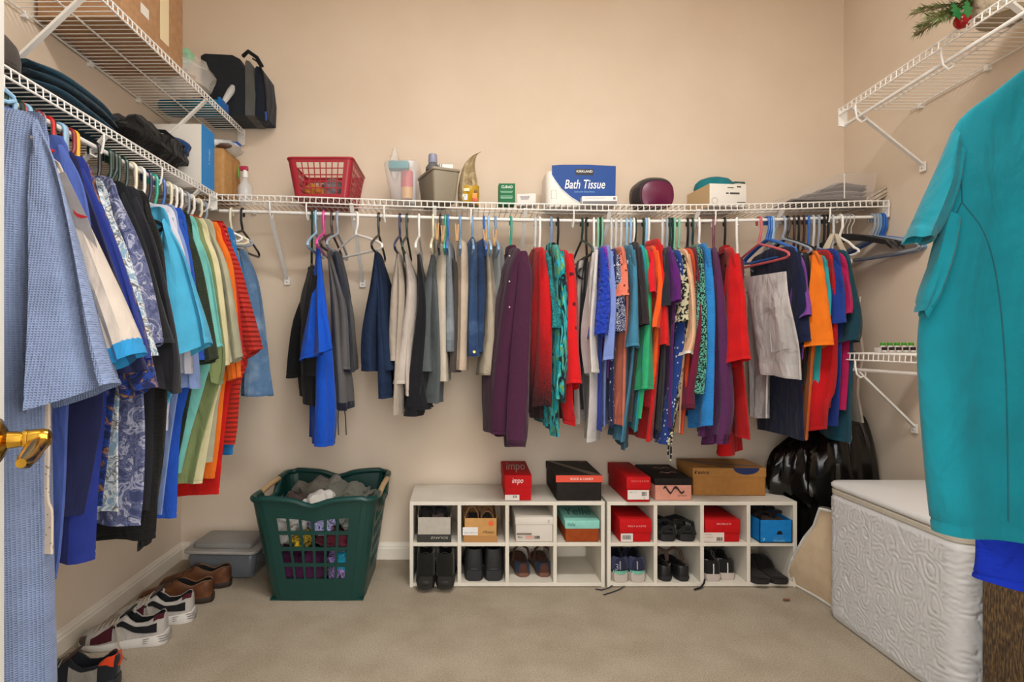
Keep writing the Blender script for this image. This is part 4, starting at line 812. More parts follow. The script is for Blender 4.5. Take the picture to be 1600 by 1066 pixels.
# back shelf, left to right
def basket(name, label, cat, c, bw, tw, h, mats, nu=(7, 9), nv=5, mu=.12, mv=(.14, .10), rim=.006, r=.02, dip=None, bar=.25, rz=0, thick=.003):
    """c: centre of the bottom; bw, tw: (x, y) sizes at bottom and top; cells are real holes"""
    t = thing(name, label, cat, c, rz); m = MB()
    vb = [0, mv[0]]; span = (1 - mv[0] - mv[1]) / nv
    for k in range(nv): vb += [mv[0] + span * (k + bar * .5), mv[0] + span * (k + 1 - bar * .5)]
    vb += [1 - mv[1], 1]; vb = sorted(set(round(x, 5) for x in vb))
    def pt(side, u, v, off=0):
        wx, wy = lerp(bw[0], tw[0], v) / 2, lerp(bw[1], tw[1], v) / 2; rr = r
        q = {0: (lerp(-wx + rr, wx - rr, u), -wy), 1: (wx, lerp(-wy + rr, wy - rr, u)), 2: (lerp(wx - rr, -wx + rr, u), wy), 3: (-wx, lerp(wy - rr, -wy + rr, u))}[side]
        dz = dip(side, u) * max(0, (v - .7) / .3) if dip else 0
        return V(q[0], q[1], h * v + dz)
    def corner(side, a, v):
        wx, wy = lerp(bw[0], tw[0], v) / 2, lerp(bw[1], tw[1], v) / 2
        cx, cy, a0 = {0: (wx - r, -wy + r, -PI / 2), 1: (wx - r, wy - r, 0), 2: (-wx + r, wy - r, PI / 2), 3: (-wx + r, -wy + r, PI)}[side]
        return V(cx + r * math.cos(a0 + a), cy + r * math.sin(a0 + a), h * v)
    for side in range(4):
        n = nu[side % 2]; ub = [0, mu]; sp = (1 - 2 * mu) / n; op = []
        for k in range(n): a, b = mu + sp * (k + bar * .5), mu + sp * (k + 1 - bar * .5); ub += [a, b]; op.append((a, b))
        ub += [1 - mu, 1]; ub = sorted(set(round(x, 5) for x in ub))
        ov = [(mv[0] + span * (k + bar * .5), mv[0] + span * (k + 1 - bar * .5)) for k in range(nv)]
        vs = [pt(side, u, v) for v in vb for u in ub]; fs = []
        for i in range(len(vb) - 1):
            for j in range(len(ub) - 1):
                uc, vc = (ub[j] + ub[j + 1]) / 2, (vb[i] + vb[i + 1]) / 2
                if any(a < uc < b for a, b in op) and any(a < vc < b for a, b in ov): continue
                q = i * len(ub) + j; fs.append((q, q + 1, q + 1 + len(ub), q + len(ub)))
        m.add(vs, fs)
        m.rings([[corner(side, PI / 2 * k / 4, v) for k in range(5)] for v in vb], False, False, False)
    wx, wy = bw[0] / 2, bw[1] / 2; m.add([V(-wx, -wy, 0), V(wx, -wy, 0), V(wx, wy, 0), V(-wx, wy, 0)], [(0, 1, 2, 3)])
    o = m.build('basket_body', mats, t, world=False, smooth=False); s = o.modifiers.new('thickness', 'SOLIDIFY'); s.thickness = thick; s.offset = 0
    path = []
    for side in range(4):
        path += [pt(side, k / 12, 1) for k in range(13)]; path += [corner(side, PI / 2 * k / 5, 1) for k in range(1, 5)]
    MB().tube(path, rim, 8, closed=True).build('rim', mats, t, world=False)
    return t
REDP = plastic('#9c1f2c', .4)
cx = (SP(467, 2.50) + SP(545, 2.50)) / 2
t = basket('plastic_basket', 'red plastic basket with square holes on the back shelf', 'basket', (SP(512, 2.6) , 2.61, deck(-.62) + .004), (.235, .26), (.285, .315), .165, REDP, nu=(8, 10), nv=5, rim=.006, bar=.17, mu=.055, mv=(.08, .09))
def inbox(t, items):
    for k, (c, r, h) in enumerate(items):
        o = lump('small_item', k[0] if False else h[1], h[2], c, r, F_(h[0]), k * 3 + 1, .12, part='body'); 
bxx, bz = SP(512, 2.6), deck(-.62)
lump('medicine_tube', 'small orange and yellow packets inside the red basket', 'packet', (bxx - .05, 2.56, bz + .045), (.05, .06, .035), plastic('#c98a3c', .4), 2, .1, part='packet')
lump('cosmetic_pouch', 'grey pouch inside the red basket', 'pouch', (bxx + .03, 2.58, bz + .06), (.055, .06, .05), F_('#8f8c90'), 3, .1, part='pouch')
# translucent bin with bottles
bx, by, bz = SP(630, 2.52), 2.56, deck(-.26) + .004
t = thing('storage_bin', 'translucent plastic bin of bottles on the back shelf', 'bin', (bx, by, bz))
m = MB(); m.rbox((bx, by, bz + .085), (.110, .17, .17), .02, taper=1.42)
m.build('bin_body', clear_film('#cfcbd2', .28, .25), t)
t = thing('carton', 'flat teal box across the top of the translucent bin', 'box', (bx, by - .03, bz + .16))
MB().rbox((bx - .014, by - .082, bz + .150), (.088, .05, .032), .002).build('carton', plastic('#1f8a8e', .5), t)
t = thing('bottle', 'red and orange labelled bottle inside the translucent bin', 'bottle', (bx + .018, by - .05, bz))
MB().lathe([(.024, 0), (.027, .01), (.027, .12), (.018, .14)], (bx + .018, by - .05, bz + .012), 18).build('bottle', plastic('#d8a24e', .35), t)
MB().lathe([(.0275, .05), (.0275, .122)], (bx + .018, by - .05, bz + .012), 18, cap0=False, cap1=False).build('label_band', plastic('#c8453a', .4), t)
t = thing('bottle', 'white capped bottle standing in the translucent bin', 'bottle', (bx + .02, by + .05, bz))
MB().lathe([(.03, 0), (.032, .01), (.032, .15), (.022, .168), (.022, .172)], (bx + .02, by + .05, bz + .012), 18).build('bottle', plastic('#dcd8d8', .35), t)
MB().lathe([(.020, .172), (.022, .176), (.022, .196), (.014, .204)], (bx + .02, by + .05, bz + .012), 18).build('cap', plastic('#eceae6', .35), t)
film_bag('zip_bag', 'crumpled clear zip bag sticking up from the translucent bin', (bx - .045, by + .02, bz + .185), (.022, .03, .075), 6, '#e6e4de', .35)
# taupe bin
bx, by, bz = SP(684, 2.52), 2.575, deck(-.1) + .004
t = thing('storage_bin', 'taupe plastic bin beside the gold snack pouch', 'bin', (bx, by, bz))
m = MB(); rz = .40
m.rbox((bx, by, bz + .07), (.105, .17, .14), .012, rz, taper=1.2)
m.build('bin_body', plastic('#857b68', .5), t)
m = MB(); m.rbox((bx, by, bz + .142), (.136, .214, .012), .014, rz); m.build('rim', plastic('#8f8470', .5), t)
t = thing('bottle', 'grey bottle with lavender cap in the taupe bin', 'bottle', (bx - .02, by - .03, bz + .14))
MB().lathe([(.032, .0), (.032, .012), (.02, .03), (.018, .034)], (bx - .022, by - .06, bz + .146), 18).build('shoulder', plastic('#5a5c60', .4), t)
MB().lathe([(.019, .034), (.021, .04), (.019, .07), (.016, .073)], (bx - .022, by - .06, bz + .146), 18).build('cap', plastic('#8c8ea6', .4), t)
t = thing('small_carton', 'small white carton with black stripes in the taupe bin', 'box', (bx + .035, by - .05, bz + .146))
MB().rbox((bx + .035, by - .05, bz + .160), (.062, .04, .024), .002, .12).build('carton', card('#e6e4e0'), t)
for k in range(2): MB().box((bx + .010 + k * .008, by - .074 + .001 * k, bz + .160), (.003, .002, .025), .12).build('stripe', plastic('#202022'), t)
# gold pouch with a torn open top
bx, by, bz = SP(733, 2.52), 2.54, deck(.05) + .004
t = thing('snack_pouch', 'crumpled gold snack pouch with torn twisted top', 'pouch', (bx, by, bz))
A = [V(bx - .004 + x0, by, bz + z) for x0, z in ((.046, .236), (.012, .222), (-.020, .185), (-.036, .135), (-.047, .07), (-.044, 0))]
B = [V(bx + x1, by + .004, bz + z) for x1, z in ((.056, .246), (.036, .228), (.026, .185), (.034, .135), (.047, .07), (.042, 0))]
PCH = rough_mat('#8f7d5c', '#bba985', 26, 1.0, .012, .35, 45); 
drape(A, B, [.003, .004, .010, .018, .026, .022], (0, 1, 0), .008, 2, 3, m=26, n=24, open_end=False, hem=.005).build('foil_pouch', PCH, t)
drape([V(bx - .047, by - .006, bz + .082), V(bx - .045, by - .006, bz + .004)], [V(bx + .046, by - .004, bz + .084), V(bx + .043, by - .004, bz + .004)], [.026, .027], (0, 1, 0), .003, 2, 3, m=8, n=24, hem=.004).build('gold_label', plastic('#b8901c', .35), t)
for (x, z, w_, h_, c_) in ((-.018, .030, .022, .028, '#c9d0d6'), (-.012, .062, .026, .014, '#d8d2a8'), (.024, .036, .022, .022, '#e08a24'), (.026, .018, .024, .014, '#c4441c'), (.028, .055, .012, .014, '#6a3c14')):
    MB().rbox((bx + x, by - .0365, bz + z), (w_, .002, h_), .0009).build('printed_patch', plastic(c_, .4), t)
# green carton, small white carton
bx, by, bz = SP(792.5, 2.5), 2.535, deck(.2) + .004
t = thing('small_carton', 'small green first aid carton standing on the back shelf', 'box', (bx, by, bz))
MB().rbox((bx, by, bz + .048), (.073, .05, .096), .002).build('carton', card('#2b6b46'), t)
fy = by - .0258
text('lettering', 'CURAD', (bx, fy, bz + .080), (1, 0, 0), (0, 0, 1), .050, plastic('#e8ece4'), t, height=.012, bold=.01)
for k, (z, wd) in enumerate(((.060, .056), (.055, .05), (.040, .054), (.034, .056), (.029, .05))): MB().box((bx - .002, fy, bz + z), (wd, .0008, .0022)).build('print_line', plastic('#8fbfa2'), t)
bx, by, bz = SP(824, 2.5), 2.54, deck(.3) + .004
t = thing('small_carton', 'low white carton between the green carton and the paper pack', 'box', (bx, by, bz))
MB().rbox((bx, by, bz + .026), (.084, .06, .052), .002, -.12).build('carton', card('#d9d4ce'), t)
for k in range(3): MB().box((bx - .010, by - .0315, bz + .040 - .006 * k), (.046 - .006 * k, .0008, .0018), -.12).build('print_line', plastic('#8a8590'), t)
# bath tissue pack
bx, by, bz = SP(909, 2.53), 2.62, deck(.52) + .004
t = thing('toilet_paper_pack', 'white and blue wrapped pack of bath tissue on the back shelf', 'pack', (bx, by, bz))
W, Dp, Hh = .318, .16, .172
m = MB(); m.rbox((bx, by, bz + Hh / 2), (W, Dp, Hh), .03, seg=5, top_r=.02); m.build('wrapper', plastic('#e2ddd4', .3), t)
fy = by - Dp / 2
def flat(pts, mat, name, par, e=.0012): 
    m = MB(); m.prism([V(*p) for p in pts], V(0, 0, 0), V(0, e, 0)); return m.build(name, mat, par, smooth=False)
sx = lambda px: bx + (px - 909) * 2.54 / F
sz = lambda py: bz + (327 - py) * 2.54 / F
TISB = plastic('#00408c', .6)
flat([(sx(x), fy - .0012, sz(y)) for x, y in ((863, 261), (880, 260), (920, 260), (963, 262), (962, 318), (930, 318), (906, 318), (893, 310), (878, 297), (868, 283), (863, 275))], TISB, 'blue_panel', t)
flat([(sx(x), fy - .0018, sz(y)) for x, y in ((900, 266.5), (928, 267), (927.5, 276.5), (900, 276))], plastic('#14161c', .4), 'brand_panel', t)
text('lettering', 'KIRKLAND', (sx(914), fy - .002, sz(270.5)), (1, 0, -.01), (0, 0, 1), .072, plastic('#f2f0ea'), t, height=.010, bold=.012)
text('lettering', 'Bath Tissue', (sx(914.5), fy - .0022, sz(290.5)), (1, 0, 0), (0, 0, 1), .182, plastic('#f4f2ee'), t, height=.040, shear=.25, bold=.006)
text('lettering', 'Soft and Absorbent', (sx(914), fy - .0022, sz(302.3)), (1, 0, 0), (0, 0, 1), .092, plastic('#7fb4dc'), t, height=.007)
MB().tube([V(sx(x), fy - .002, sz(y)) for x, y in ((863, 277), (868, 285), (878, 299), (893, 312), (905, 319))], .0012, 5).build('white_swoop', plastic('#cfe0ee'), t)
m = MB(); m.tube([V(sx(x), fy - .0015, sz(y)) for x, y in ((862, 300), (870, 300), (870, 313), (862, 313))], .0006, 5, closed=True); m.build('seal_mark', plastic('#8a8680'), t)
bx, by, bz = SP(937, 2.49), 2.51, deck(.62) + .004
t = thing('small_carton', 'long flat white carton in front of the bath tissue pack', 'box', (bx, by, bz))
MB().rbox((bx, by, bz + .021), (.155, .045, .040), .002, -.02).build('carton', card('#e4dedb'), t)
MB().box((bx - .02, by - .0235, bz + .032), (.09, .0008, .0015), -.02).build('print_line', plastic('#c09ab0'), t)
MB().box((bx + .064, by - .0235, bz + .030), (.010, .0008, .010), -.02).build('print_mark', plastic('#6a6470'), t)
MB().box((bx, by - .0235, bz + .010), (.150, .0008, .016), -.02).build('grey_band', plastic('#6e6c6e'), t)
# maroon rounded case
bx, by, bz = SP(1026, 2.53), 2.57, deck(.89) + .004
t = thing('rounded_case', 'glossy maroon rounded case with dark rim on the back shelf', 'case', (bx, by, bz))
def sup(w_, h_, y, dx=0, n=36): return [V(bx + dx + w_ * math.copysign(abs(math.cos(a)) ** .75, math.cos(a)), y, bz + .002 + max(0, h_ * .46 + h_ * .54 * math.copysign(abs(math.sin(a)) ** .8, math.sin(a)))) for a in [2 * PI * j / n for j in range(n)]]
m = MB(); m.rings([sup(.070, .118, by + .06, -.02), sup(.082, .138, by + .045, -.016), sup(.084, .142, by + .01, -.008), sup(.083, .140, by - .02, 0), sup(.077, .130, by - .035, .002)]); m.build('shell', plastic('#2c2a2e', .25), t)
m = MB(); m.rings([sup(.075, .122, by - .034, .004), sup(.072, .118, by - .042, .005), sup(.055, .095, by - .048, .005)]); m.build('maroon_panel', plastic('#5e1038', .3), t)
# white shoebox with a teal visor behind
def plain_box(name, label, cat, c, d, mat, rz=0, lid=None, part='box_body'):
    t = thing(name, label, cat, c, rz); MB().rbox((0, 0, d[2] / 2), d, .003).build(part, mat, t, world=False)
    if lid: MB().rbox((0, 0, d[2] - lid[0] / 2 + .002), (d[0] + .006, d[1] + .006, lid[0]), .003).build('lid', lid[1], t, world=False)
    return t
bx, by, bz = SP(1133, 2.53), 2.62, deck(1.2) + .004
t = plain_box('shoebox', 'white shoebox with tan side below the teal visor on the back shelf', 'box', (bx, by, bz), (.175, .20, .102), card('#ddd8cf'), .10)
MB().box((-.0885, 0, .051), (.001, .199, .10)).build('tan_side', card('#c9ab82'), t, world=False)
m = MB(); m.tube([V(-.065 + .014 * math.cos(a), -.101, .025 + .014 * math.sin(a)) for a in [2 * PI * j / 16 for j in range(16)]], .0008, 5, closed=True); m.build('round_mark', plastic('#a8a196'), t, world=False)
for k, (x, z, w_, h_) in enumerate(((.03, .06, .045, .008), (-.005, .06, .012, .006), (.01, .085, .03, .003), (.05, .09, .02, .006), (.06, .02, .04, .003))): MB().box((x, -.1008, z), (w_, .0008, h_)).build('print_mark', plastic('#4c4a48'), t, world=False)
t = thing('sun_visor', 'teal visor cap resting behind and over the white shoebox', 'cap', (bx, by + .03, bz + .07))
VC = V(bx, by + .03, bz + .085); TEAL = F_('#1a7c86')
m = MB(); m.rings([[VC + V(.092 * k * math.cos(a), -.01 + .07 * k * math.sin(a), z) for a in [2 * PI * j / 28 for j in range(28)]] for k, z in ((1.0, .018), (1.0, .03), (.93, .05), (.74, .066), (.4, .076), (.05, .079))]); m.build('crown', TEAL, t)
m = MB(); m.rings([[VC + V(.05 + .075 * k * math.cos(a) , -.045 - .045 * k * math.sin(a), .040 - .012 * k + .012 * math.cos(a) + dz) for a in [PI * j / 16 for j in range(17)]] for k, dz in ((.4, 0), (1, 0), (1, .004), (.4, .004))], False, False, False); m.build('brim', F_('#145f68'), t)
MB().tube([VC + V(.075, -.06, .01), VC + V(.095, -.075, -.02), VC + V(.092, -.08, -.06), VC + V(.082, -.078, -.082)], .005, 6).build('strap', F_('#123f46'), t)
# clear bags of grey clothes, cardboard tray
bx, by, bz = SP(1285, 2.55), 2.60, deck(1.65) + .004
t = thing('storage_bag', 'clear zipped storage bag of folded grey clothes on the back shelf', 'bag', (bx, by, bz))
for k in range(4):
    z = bz + .012 + .020 * k; x0 = -.17 + .06 * k
    drape([V(bx + x0, by - .12, z), V(bx + .05, by - .12, z + .012), V(bx + .15, by - .12, z + .004)], [V(bx + x0 + .04, by + .12, z + .01), V(bx + .06, by + .12, z + .016), V(bx + .15, by + .12, z + .008)], [.006, .010, .009], (0, 0, 1), .003, 1.5, k, m=18, n=20, open_end=False, hem=.004).build('folded_cloth', F_(('#6e6a6c', '#8b8688', '#7a7678', '#9c9698')[k]), t)
m = MB(); pr = [(-.19, .004), (.165, .004), (.185, .128), (.02, .122), (-.16, .045)]
m.prism([V(bx + x, by - .135, bz + z) for x, z in pr], V(0, 0, 0), V(0, .27, 0)); m.build('clear_film', clear_film('#d8d0cc', .22, .15), t)
MB().tube([V(bx + .04, by - .137, bz + .01), V(bx + .04, by - .137, bz + .12)], .0025, 6).build('zip', clear_film('#f0eeea', .8), t)
t = thing('cardboard_tray', 'tilted white and brown card tray at the right end of the back shelf', 'tray', (SP(1365, 2.55), 2.58, deck(1.85)))
c = V(SP(1364, 2.55), 2.58, deck(1.85) + .042); d1 = V(.86, 0, .5).normalized(); up = V(-.5, 0, .86); m = MB()
m.rings([[c + d1 * a + up * b + V(0, y, 0) for a, b in ((-.075, -.018), (.075, -.018), (.078, .018), (-.078, .018))] for y in (-.09, .09)]); m.build('tray_body', card('#c7beb2', '#b5a58e'), t)
for k in (-1, 1): MB().tube([c + d1 * -.07 + up * (.008 * k) + V(0, -.091, 0), c + d1 * .07 + up * (.008 * k) + V(0, -.091, 0)], .0018, 5).build('print_line', plastic('#7a6a5a'), t)

# lower right shelf: craft bottles in two tiers
ZR = 1.020
t = thing('bottle_rack', 'small clear two-step rack of capped bottles on the low right shelf', 'rack', (1.75, 2.2, ZR + .004))
MB().rbox((1.735, 2.235, ZR + .014), (.16, .03, .020), .002).build('step', clear_film('#e6e0d6', .6), t)
MB().rbox((1.735, 2.20, ZR + .0045), (.16, .04, .003), .001).build('base', clear_film('#e6e0d6', .6), t)
for row, (yy, zz, cc, nm) in enumerate(((2.235, ZR + .0245, '#3f9a20', 'green'), (2.20, ZR + .0065, '#2a1420', 'dark plum'))):
    for k in range(5):
        x = 1.680 + .0280 * k - (.02 if row else 0); zb = zz
        pos = ('first', 'second', 'third', 'fourth', 'fifth')[k]
        t = thing('craft_bottle', f'small bottle with {nm} cap, {pos} from the left in the {"upper" if row == 0 else "lower"} row', 'bottle', (x, yy, zb), group='small capped bottles on the low right shelf')
        MB().lathe([(.008, 0), (.009, .002), (.009, .006), (.007, .008)], (x, yy, zb), 12).build('bottle', plastic('#d8d4ce', .3), t)
        MB().lathe([(.0085, .008), (.0092, .009), (.0092, .018), (.0078, .0195)], (x, yy, zb), 12).build('cap', plastic(cc, .35), t)
# clear hanging pouch with dark dots, on the rod of the low shelf
t = thing('hanging_organizer', 'clear plastic hanging pouch dotted with dark beads by the low right shelf', 'organizer', (1.71, 2.50, 1.2))
oc = lambda a, z: V(1.71 + .012 * math.sin(20 * z), 2.50 + a, z)
m = MB(); m.rings([[oc(-.09, z) + V(.0, 0, 0), oc(.09, z), oc(.09, z) + V(.010, 0, 0), oc(-.09, z) + V(.010, 0, 0)] for z in [.72 + .06 * k for k in range(10)]]); m.build('pouch', clear_film('#e4dccf', .35, .2), t)
m = MB(); rnd = random.Random(4)
for k in range(46): m.ball(oc(rnd.uniform(-.085, .06), rnd.uniform(.96, 1.22)) - V(.003, 0, 0), rnd.uniform(.0025, .005), 7, 4)
tag(m.build('beads', plastic('#26201e', .3), t), kind='stuff')
MB().tube([oc(-.02, 1.26), oc(0, 1.31), oc(.02, 1.26)], .002, 6).build('hook', WHITE, t)

# holiday arrangement on the upper right shelf
c = V(1.66, 1.74, 2.066)
t = thing('holiday_arrangement', 'holiday greenery with red ball in a pale pot on the upper right shelf', 'decoration', c)
MB().lathe([(.055, 0), (.075, .02), (.095, .08), (.10, .13), (.093, .15), (.08, .14)], c + V(.03, 0, .002), 24).build('pot', F_('#c9b79c', 'crease'), t)
MB().tube([c + V(.03 + .098 * math.cos(a), .098 * math.sin(a), .10) for a in [2 * PI * j / 24 for j in range(24)]], .007, 7, closed=True).build('rope_band', F_('#d6cbb4'), t)
MB().ball(c + V(-.080, .03, .010), .023, 18, 12).build('red_ball', plastic('#a50f14', .25), t)
MB().ball(c + V(-.195, .06, .118), .016, 12, 8).build('red_berry', plastic('#a50f14', .25), t)
rnd = random.Random(8); m = MB(); st = MB()
def sprig(p0, p1, n=46, ln=.034):
    p0, p1 = Vector(p0), Vector(p1); d = (p1 - p0).normalized(); st.tube([p0, lerp(p0, p1, .5) + V(0, 0, .006), p1], .0025, 5)
    for k in range(n):
        b = lerp(p0, p1, (k + 1) / n) + V(0, 0, .005); a = rnd.uniform(0, 6.28); s = d.orthogonal().normalized(); s = Matrix.Rotation(a, 3, d) @ s
        q = b + (d * .8 + s).normalized() * ln * rnd.uniform(.6, 1.1); side = s.cross(d) * .0026
        m.add([b + side, b - side, q], [(0, 1, 2)])
for p1 in ((-.215, .05, -.02), (-.19, .03, .02), (-.20, .08, .06), (-.14, -.02, .06), (-.16, .10, .03), (-.12, .06, .12), (-.17, .0, .10), (-.05, -.05, .15)): sprig(c + V(-.03, .02, .07), c + V(*p1), 80)
for a0, b0 in (((-.13, .05, .02), (-.20, .06, -.02)), ((-.12, .03, .03), (-.18, .0, -.005)), ((-.1, .05, .07), (-.17, .09, .08)), ((-.10, .02, .05), (-.13, .02, .015))): sprig(c + V(*a0), c + V(*b0), 50, .028)
tag(m.build('needles', plastic('#6d7a45', .6), t), kind='stuff'); st.build('stems', plastic('#6a5638', .7), t)
for k, (x, y, z, ang) in enumerate(((-.135, .0, .050, -1.3), (-.125, .02, .07, .5), (-.10, -.02, .10, 1.4), (-.11, -.02, .045, -1.8), (-.15, .0, .06, 2.6))):
    q = c + V(x, y, z); dd = V(math.cos(ang) * .6, -.2, math.sin(ang)); sd = V(-math.sin(ang), 0, math.cos(ang) * .6); pts = []
    for s in (1, -1):
        seq = [(0, .0), (.012, .010), (.018, .006), (.026, .018), (.034, .009), (.044, .017), (.052, .006), (.064, 0)]
        pts += [q + dd * a + sd * (b * s) for a, b in (seq if s == 1 else list(reversed(seq))[1:-1])]
    m = MB(); m.prism(pts, V(0, 0, 0), V(0, .002, 0)); m.build('holly_leaf', plastic('#1f6a34', .35), t)
MB().lathe([(.07, 0), (.078, .012), (.072, .02)], c + V(.03, 0, -.002), 20).build('base_rim', F_('#b5a488'), t)

# turquoise shirt at the right, and the blue satin hem beneath it
TQ = F_('#00727f'); hk = V(.972, YR + .283, 1.70 - .066 + .0068); TU = V(-.958, .287, 0)
hanger('white hanger holding the large turquoise tee at right', hk, TU, 'white', hw=.17, dv=.08)
t = thing('t_shirt', 'large turquoise short sleeved tee close to the camera at right', 'shirt', hk)
Bp = [P(1618, 92, .852), P(1560, 138, .868), P(1489, 204, .888), P(1476, 320, .89), P(1446, 430, .905), P(1429, 540, .912), P(1432, 640, .910), P(1443, 740, .906), P(1456, 830, .90)]
Ap = [V(2 * hk.x - p.x, 2 * hk.y - p.y, p.z) for p in Bp]
body = drape(Ap, Bp, [.012, .014, .018, .026, .03, .034, .036, .036, .036], (.287, .958, 0), .006, 2.2, 5, m=36, n=60).build('body', TQ, t)
O = [P(1489, 203, .884), P(1466, 262, .886), P(1440, 320, .89), P(1419, 368, .892)]; I = [P(1503, 250, .880), P(1494, 300, .882), P(1476, 345, .885), P(1453, 383, .888)]
drape(I, O, [.014, .022, .030, .036], (.287, .958, 0), .004, 1.4, 6, m=22, n=30, hem=.016).build('sleeve', TQ, t)
O = [P(1480, 330, .875), P(1462, 390, .88), P(1441, 452, .885), P(1434, 488, .888)]; I = [P(1500, 345, .872), P(1488, 400, .876), P(1466, 460, .88), P(1445, 494, .885)]
drape(I, O, [.012, .018, .020, .012], (.287, .958, 0), .003, 1.4, 9, m=16, n=20).build('underarm_gusset', TQ, t)
from mathutils.bvhtree import BVHTree
def on_mesh(o, pix):
    off = root_loc(o); bt = BVHTree.FromPolygons([v.co + off for v in o.data.vertices], [tuple(p.vertices) for p in o.data.polygons]); out = []
    for x, y in pix:
        d = P(x, y, 1.0) - V(0, 0, CAM_Z); h = bt.ray_cast(V(0, 0, CAM_Z), d.normalized())
        if h[0] is not None: out.append(h[0] - d.normalized() * .0002)
    return out
def curve_px(pts, n=26): return [tuple(cr([Vector(p).to_3d() for p in pts], k / (n - 1)))[:2] for k in range(n)]
SEAM = F_('#005560')
for pts in (((1490, 212), (1500, 260), (1504, 318)), ((1505, 318), (1538, 365), (1558, 440), (1570, 560), (1574, 690), (1575, 815)), ((1502, 318), (1488, 350), (1470, 400), (1456, 450))):
    q = on_mesh(body, curve_px(pts))
    if len(q) > 3: MB().tube(q, .0011, 5).build('seam', SEAM, t)
hk2 = V(1.06, YR + .283, 1.70 - .066 + .0068)
hanger('white hanger hidden behind the turquoise tee', hk2, TU, 'white', hw=.19)
t = thing('shorts', 'royal blue satin shorts whose hem shows under the turquoise tee', 'shorts', hk2)
drape([V(1.26, .80, 1.45), V(1.28, .79, 1.1), V(1.29, .79, .68)], [V(.90, .93, 1.45), V(.875, .945, 1.1), P(1521, 833, .955), P(1523, 905, .955)], [.012, .02, .03, .03], (.287, .958, 0), .010, 2.5, 5, m=26, n=40, hem=.05).build('cloth', F_('#0c2fb4', 'satin'), t)
# ------------------------------------------------------------------ floor: cube organisers and shoe boxes
CUBE = rough_mat('#cfc8ba', '#d8d1c4', 6, .03, .001, .5, 90)
YC, DC, TC, HC = 2.446, .29, .016, .372
def organiser(label, x0, x1, y0):
    t = thing('cube_organizer', label, 'shelf unit', ((x0 + x1) / 2, y0, 0)); n = 4; w_ = (x1 - x0 - TC) / n
    bx = lambda nm, a, b, z0, z1: MB().rbox(((a + b) / 2, y0 + DC / 2, (z0 + z1) / 2), (b - a, DC, z1 - z0), .001, seg=1).build(nm, CUBE, t, smooth=False)
    bx('top_panel', x0, x1, HC - TC, HC); bx('bottom_panel', x0 + TC, x1 - TC, .004, .004 + TC)
    bx('side_panel', x0, x0 + TC, 0, HC - TC); bx('side_panel', x1 - TC, x1, 0, HC - TC)
    for k in range(1, n):
        a = x0 + w_ * k; bx('divider', a, a + TC, TC + .004, HC - TC)
    zm = (HC) / 2
    for k in range(n): bx('middle_shelf', x0 + w_ * k + TC, x0 + w_ * (k + 1), zm - TC / 2, zm + TC / 2)
    return [x0 + TC + w_ * k for k in range(n)], w_ - TC
U1, CW = organiser('left white cube organizer holding boots and clogs', SP(640, YC), SP(945, YC), YC)
U2, _ = organiser('right white cube organizer holding sneakers and sandals', SP(948, YC) + .002, SP(1245.5, YC), YC)
ZM, ZT = HC / 2 + TC / 2 + .0005, HC + .0005
def shoebox(label, pxl, pxr, z, h, depth, body, lid=None, lid_h=.035, y=None, rz=0, open_top=False, Y=None):
    y = YC + .004 if y is None else y; x0, x1 = SP(pxl, y), SP(pxr, y); w_ = x1 - x0
    t = thing('shoebox', label, 'box', ((x0 + x1) / 2, y, z), rz)
    if open_top:
        th = .003; m = MB()
        for a, b, c, d in ((0, th / 2, w_, th), (0, depth - th / 2, w_, th), (-w_ / 2 + th / 2, depth / 2, th, depth), (w_ / 2 - th / 2, depth / 2, th, depth)): m.box((a, b, h / 2), (c, d, h))
        m.box((0, depth / 2, .002), (w_, depth, .004)); m.build('box_body', body, t, world=False, smooth=False)
    else:
        MB().rbox((0, depth / 2, h / 2), (w_ - .006, depth - .006, h - .002), .003).build('box_body', body, t, world=False)
        if lid: MB().rbox((0, depth / 2, h - lid_h / 2), (w_, depth, lid_h), .003).build('lid', lid, t, world=False)
    t['_w'] = w_; return t
def mark(t, x, z, w_, h_, col, name='sticker', y=-.0006): return MB().box((x, y, z), (w_, .0012, h_)).build(name, plastic(col, .5), t, world=False, smooth=False)
def ltext(t, s, x, z, width, col, height=None, y=-.0016, right=(1, 0, 0), up=(0, 0, 1), shear=0, bold=0):
    o = text('lettering', s, Vector((x, y, z)) + root_loc(t), right, up, width, plastic(col, .5), t, height, shear, bold); return o
def barcode(t, x, z, w_, h_, y=-.0016):
    m = MB(); rnd = random.Random(int(x * 1e4 + z * 1e3)); a = x - w_ / 2
    while a < x + w_ / 2: b = rnd.choice((.0007, .0011, .0016)); m.box((a, y, z), (b, .0006, h_)); a += b + rnd.choice((.0008, .0013))
    tag(m.build('barcode', plastic('#2a2828'), t, world=False, smooth=False), kind='stuff')
RED = card('#b30d12', '#bb1217'); DRED = card('#7c0b12', '#860e15')
t = shoebox('open grey shoebox with black lower band in the top left cube', 652, 705, ZM, .108, .25, card('#a9a297', '#b1aa9f'), open_top=True)
mark(t, 0, .017, t['_w'] + .001, .034, '#26241f', 'black_band'); ltext(t, 'SOLANZ', .022, .020, .075, '#b5b2a8', .010, right=(-1, 0, 0), up=(0, 0, -1), y=-.0022)
t = shoebox('open tan shoebox with orange round sticker and strappy sandals', 725, 777, ZM, .104, .25, card('#b98a52', '#c2935a'), open_top=True)
mark(t, 0, .014, t['_w'] + .001, .028, '#a97840', 'lower_band'); mark(t, -.045, .048, .066, .034, '#dcd8d6'); m = MB(); m.lathe([(.0115, 0), (.0115, .0014)], (.045, -.0008, .082), 18, 'y'); m.build('round_sticker', plastic('#e0581c', .5), t, world=False)
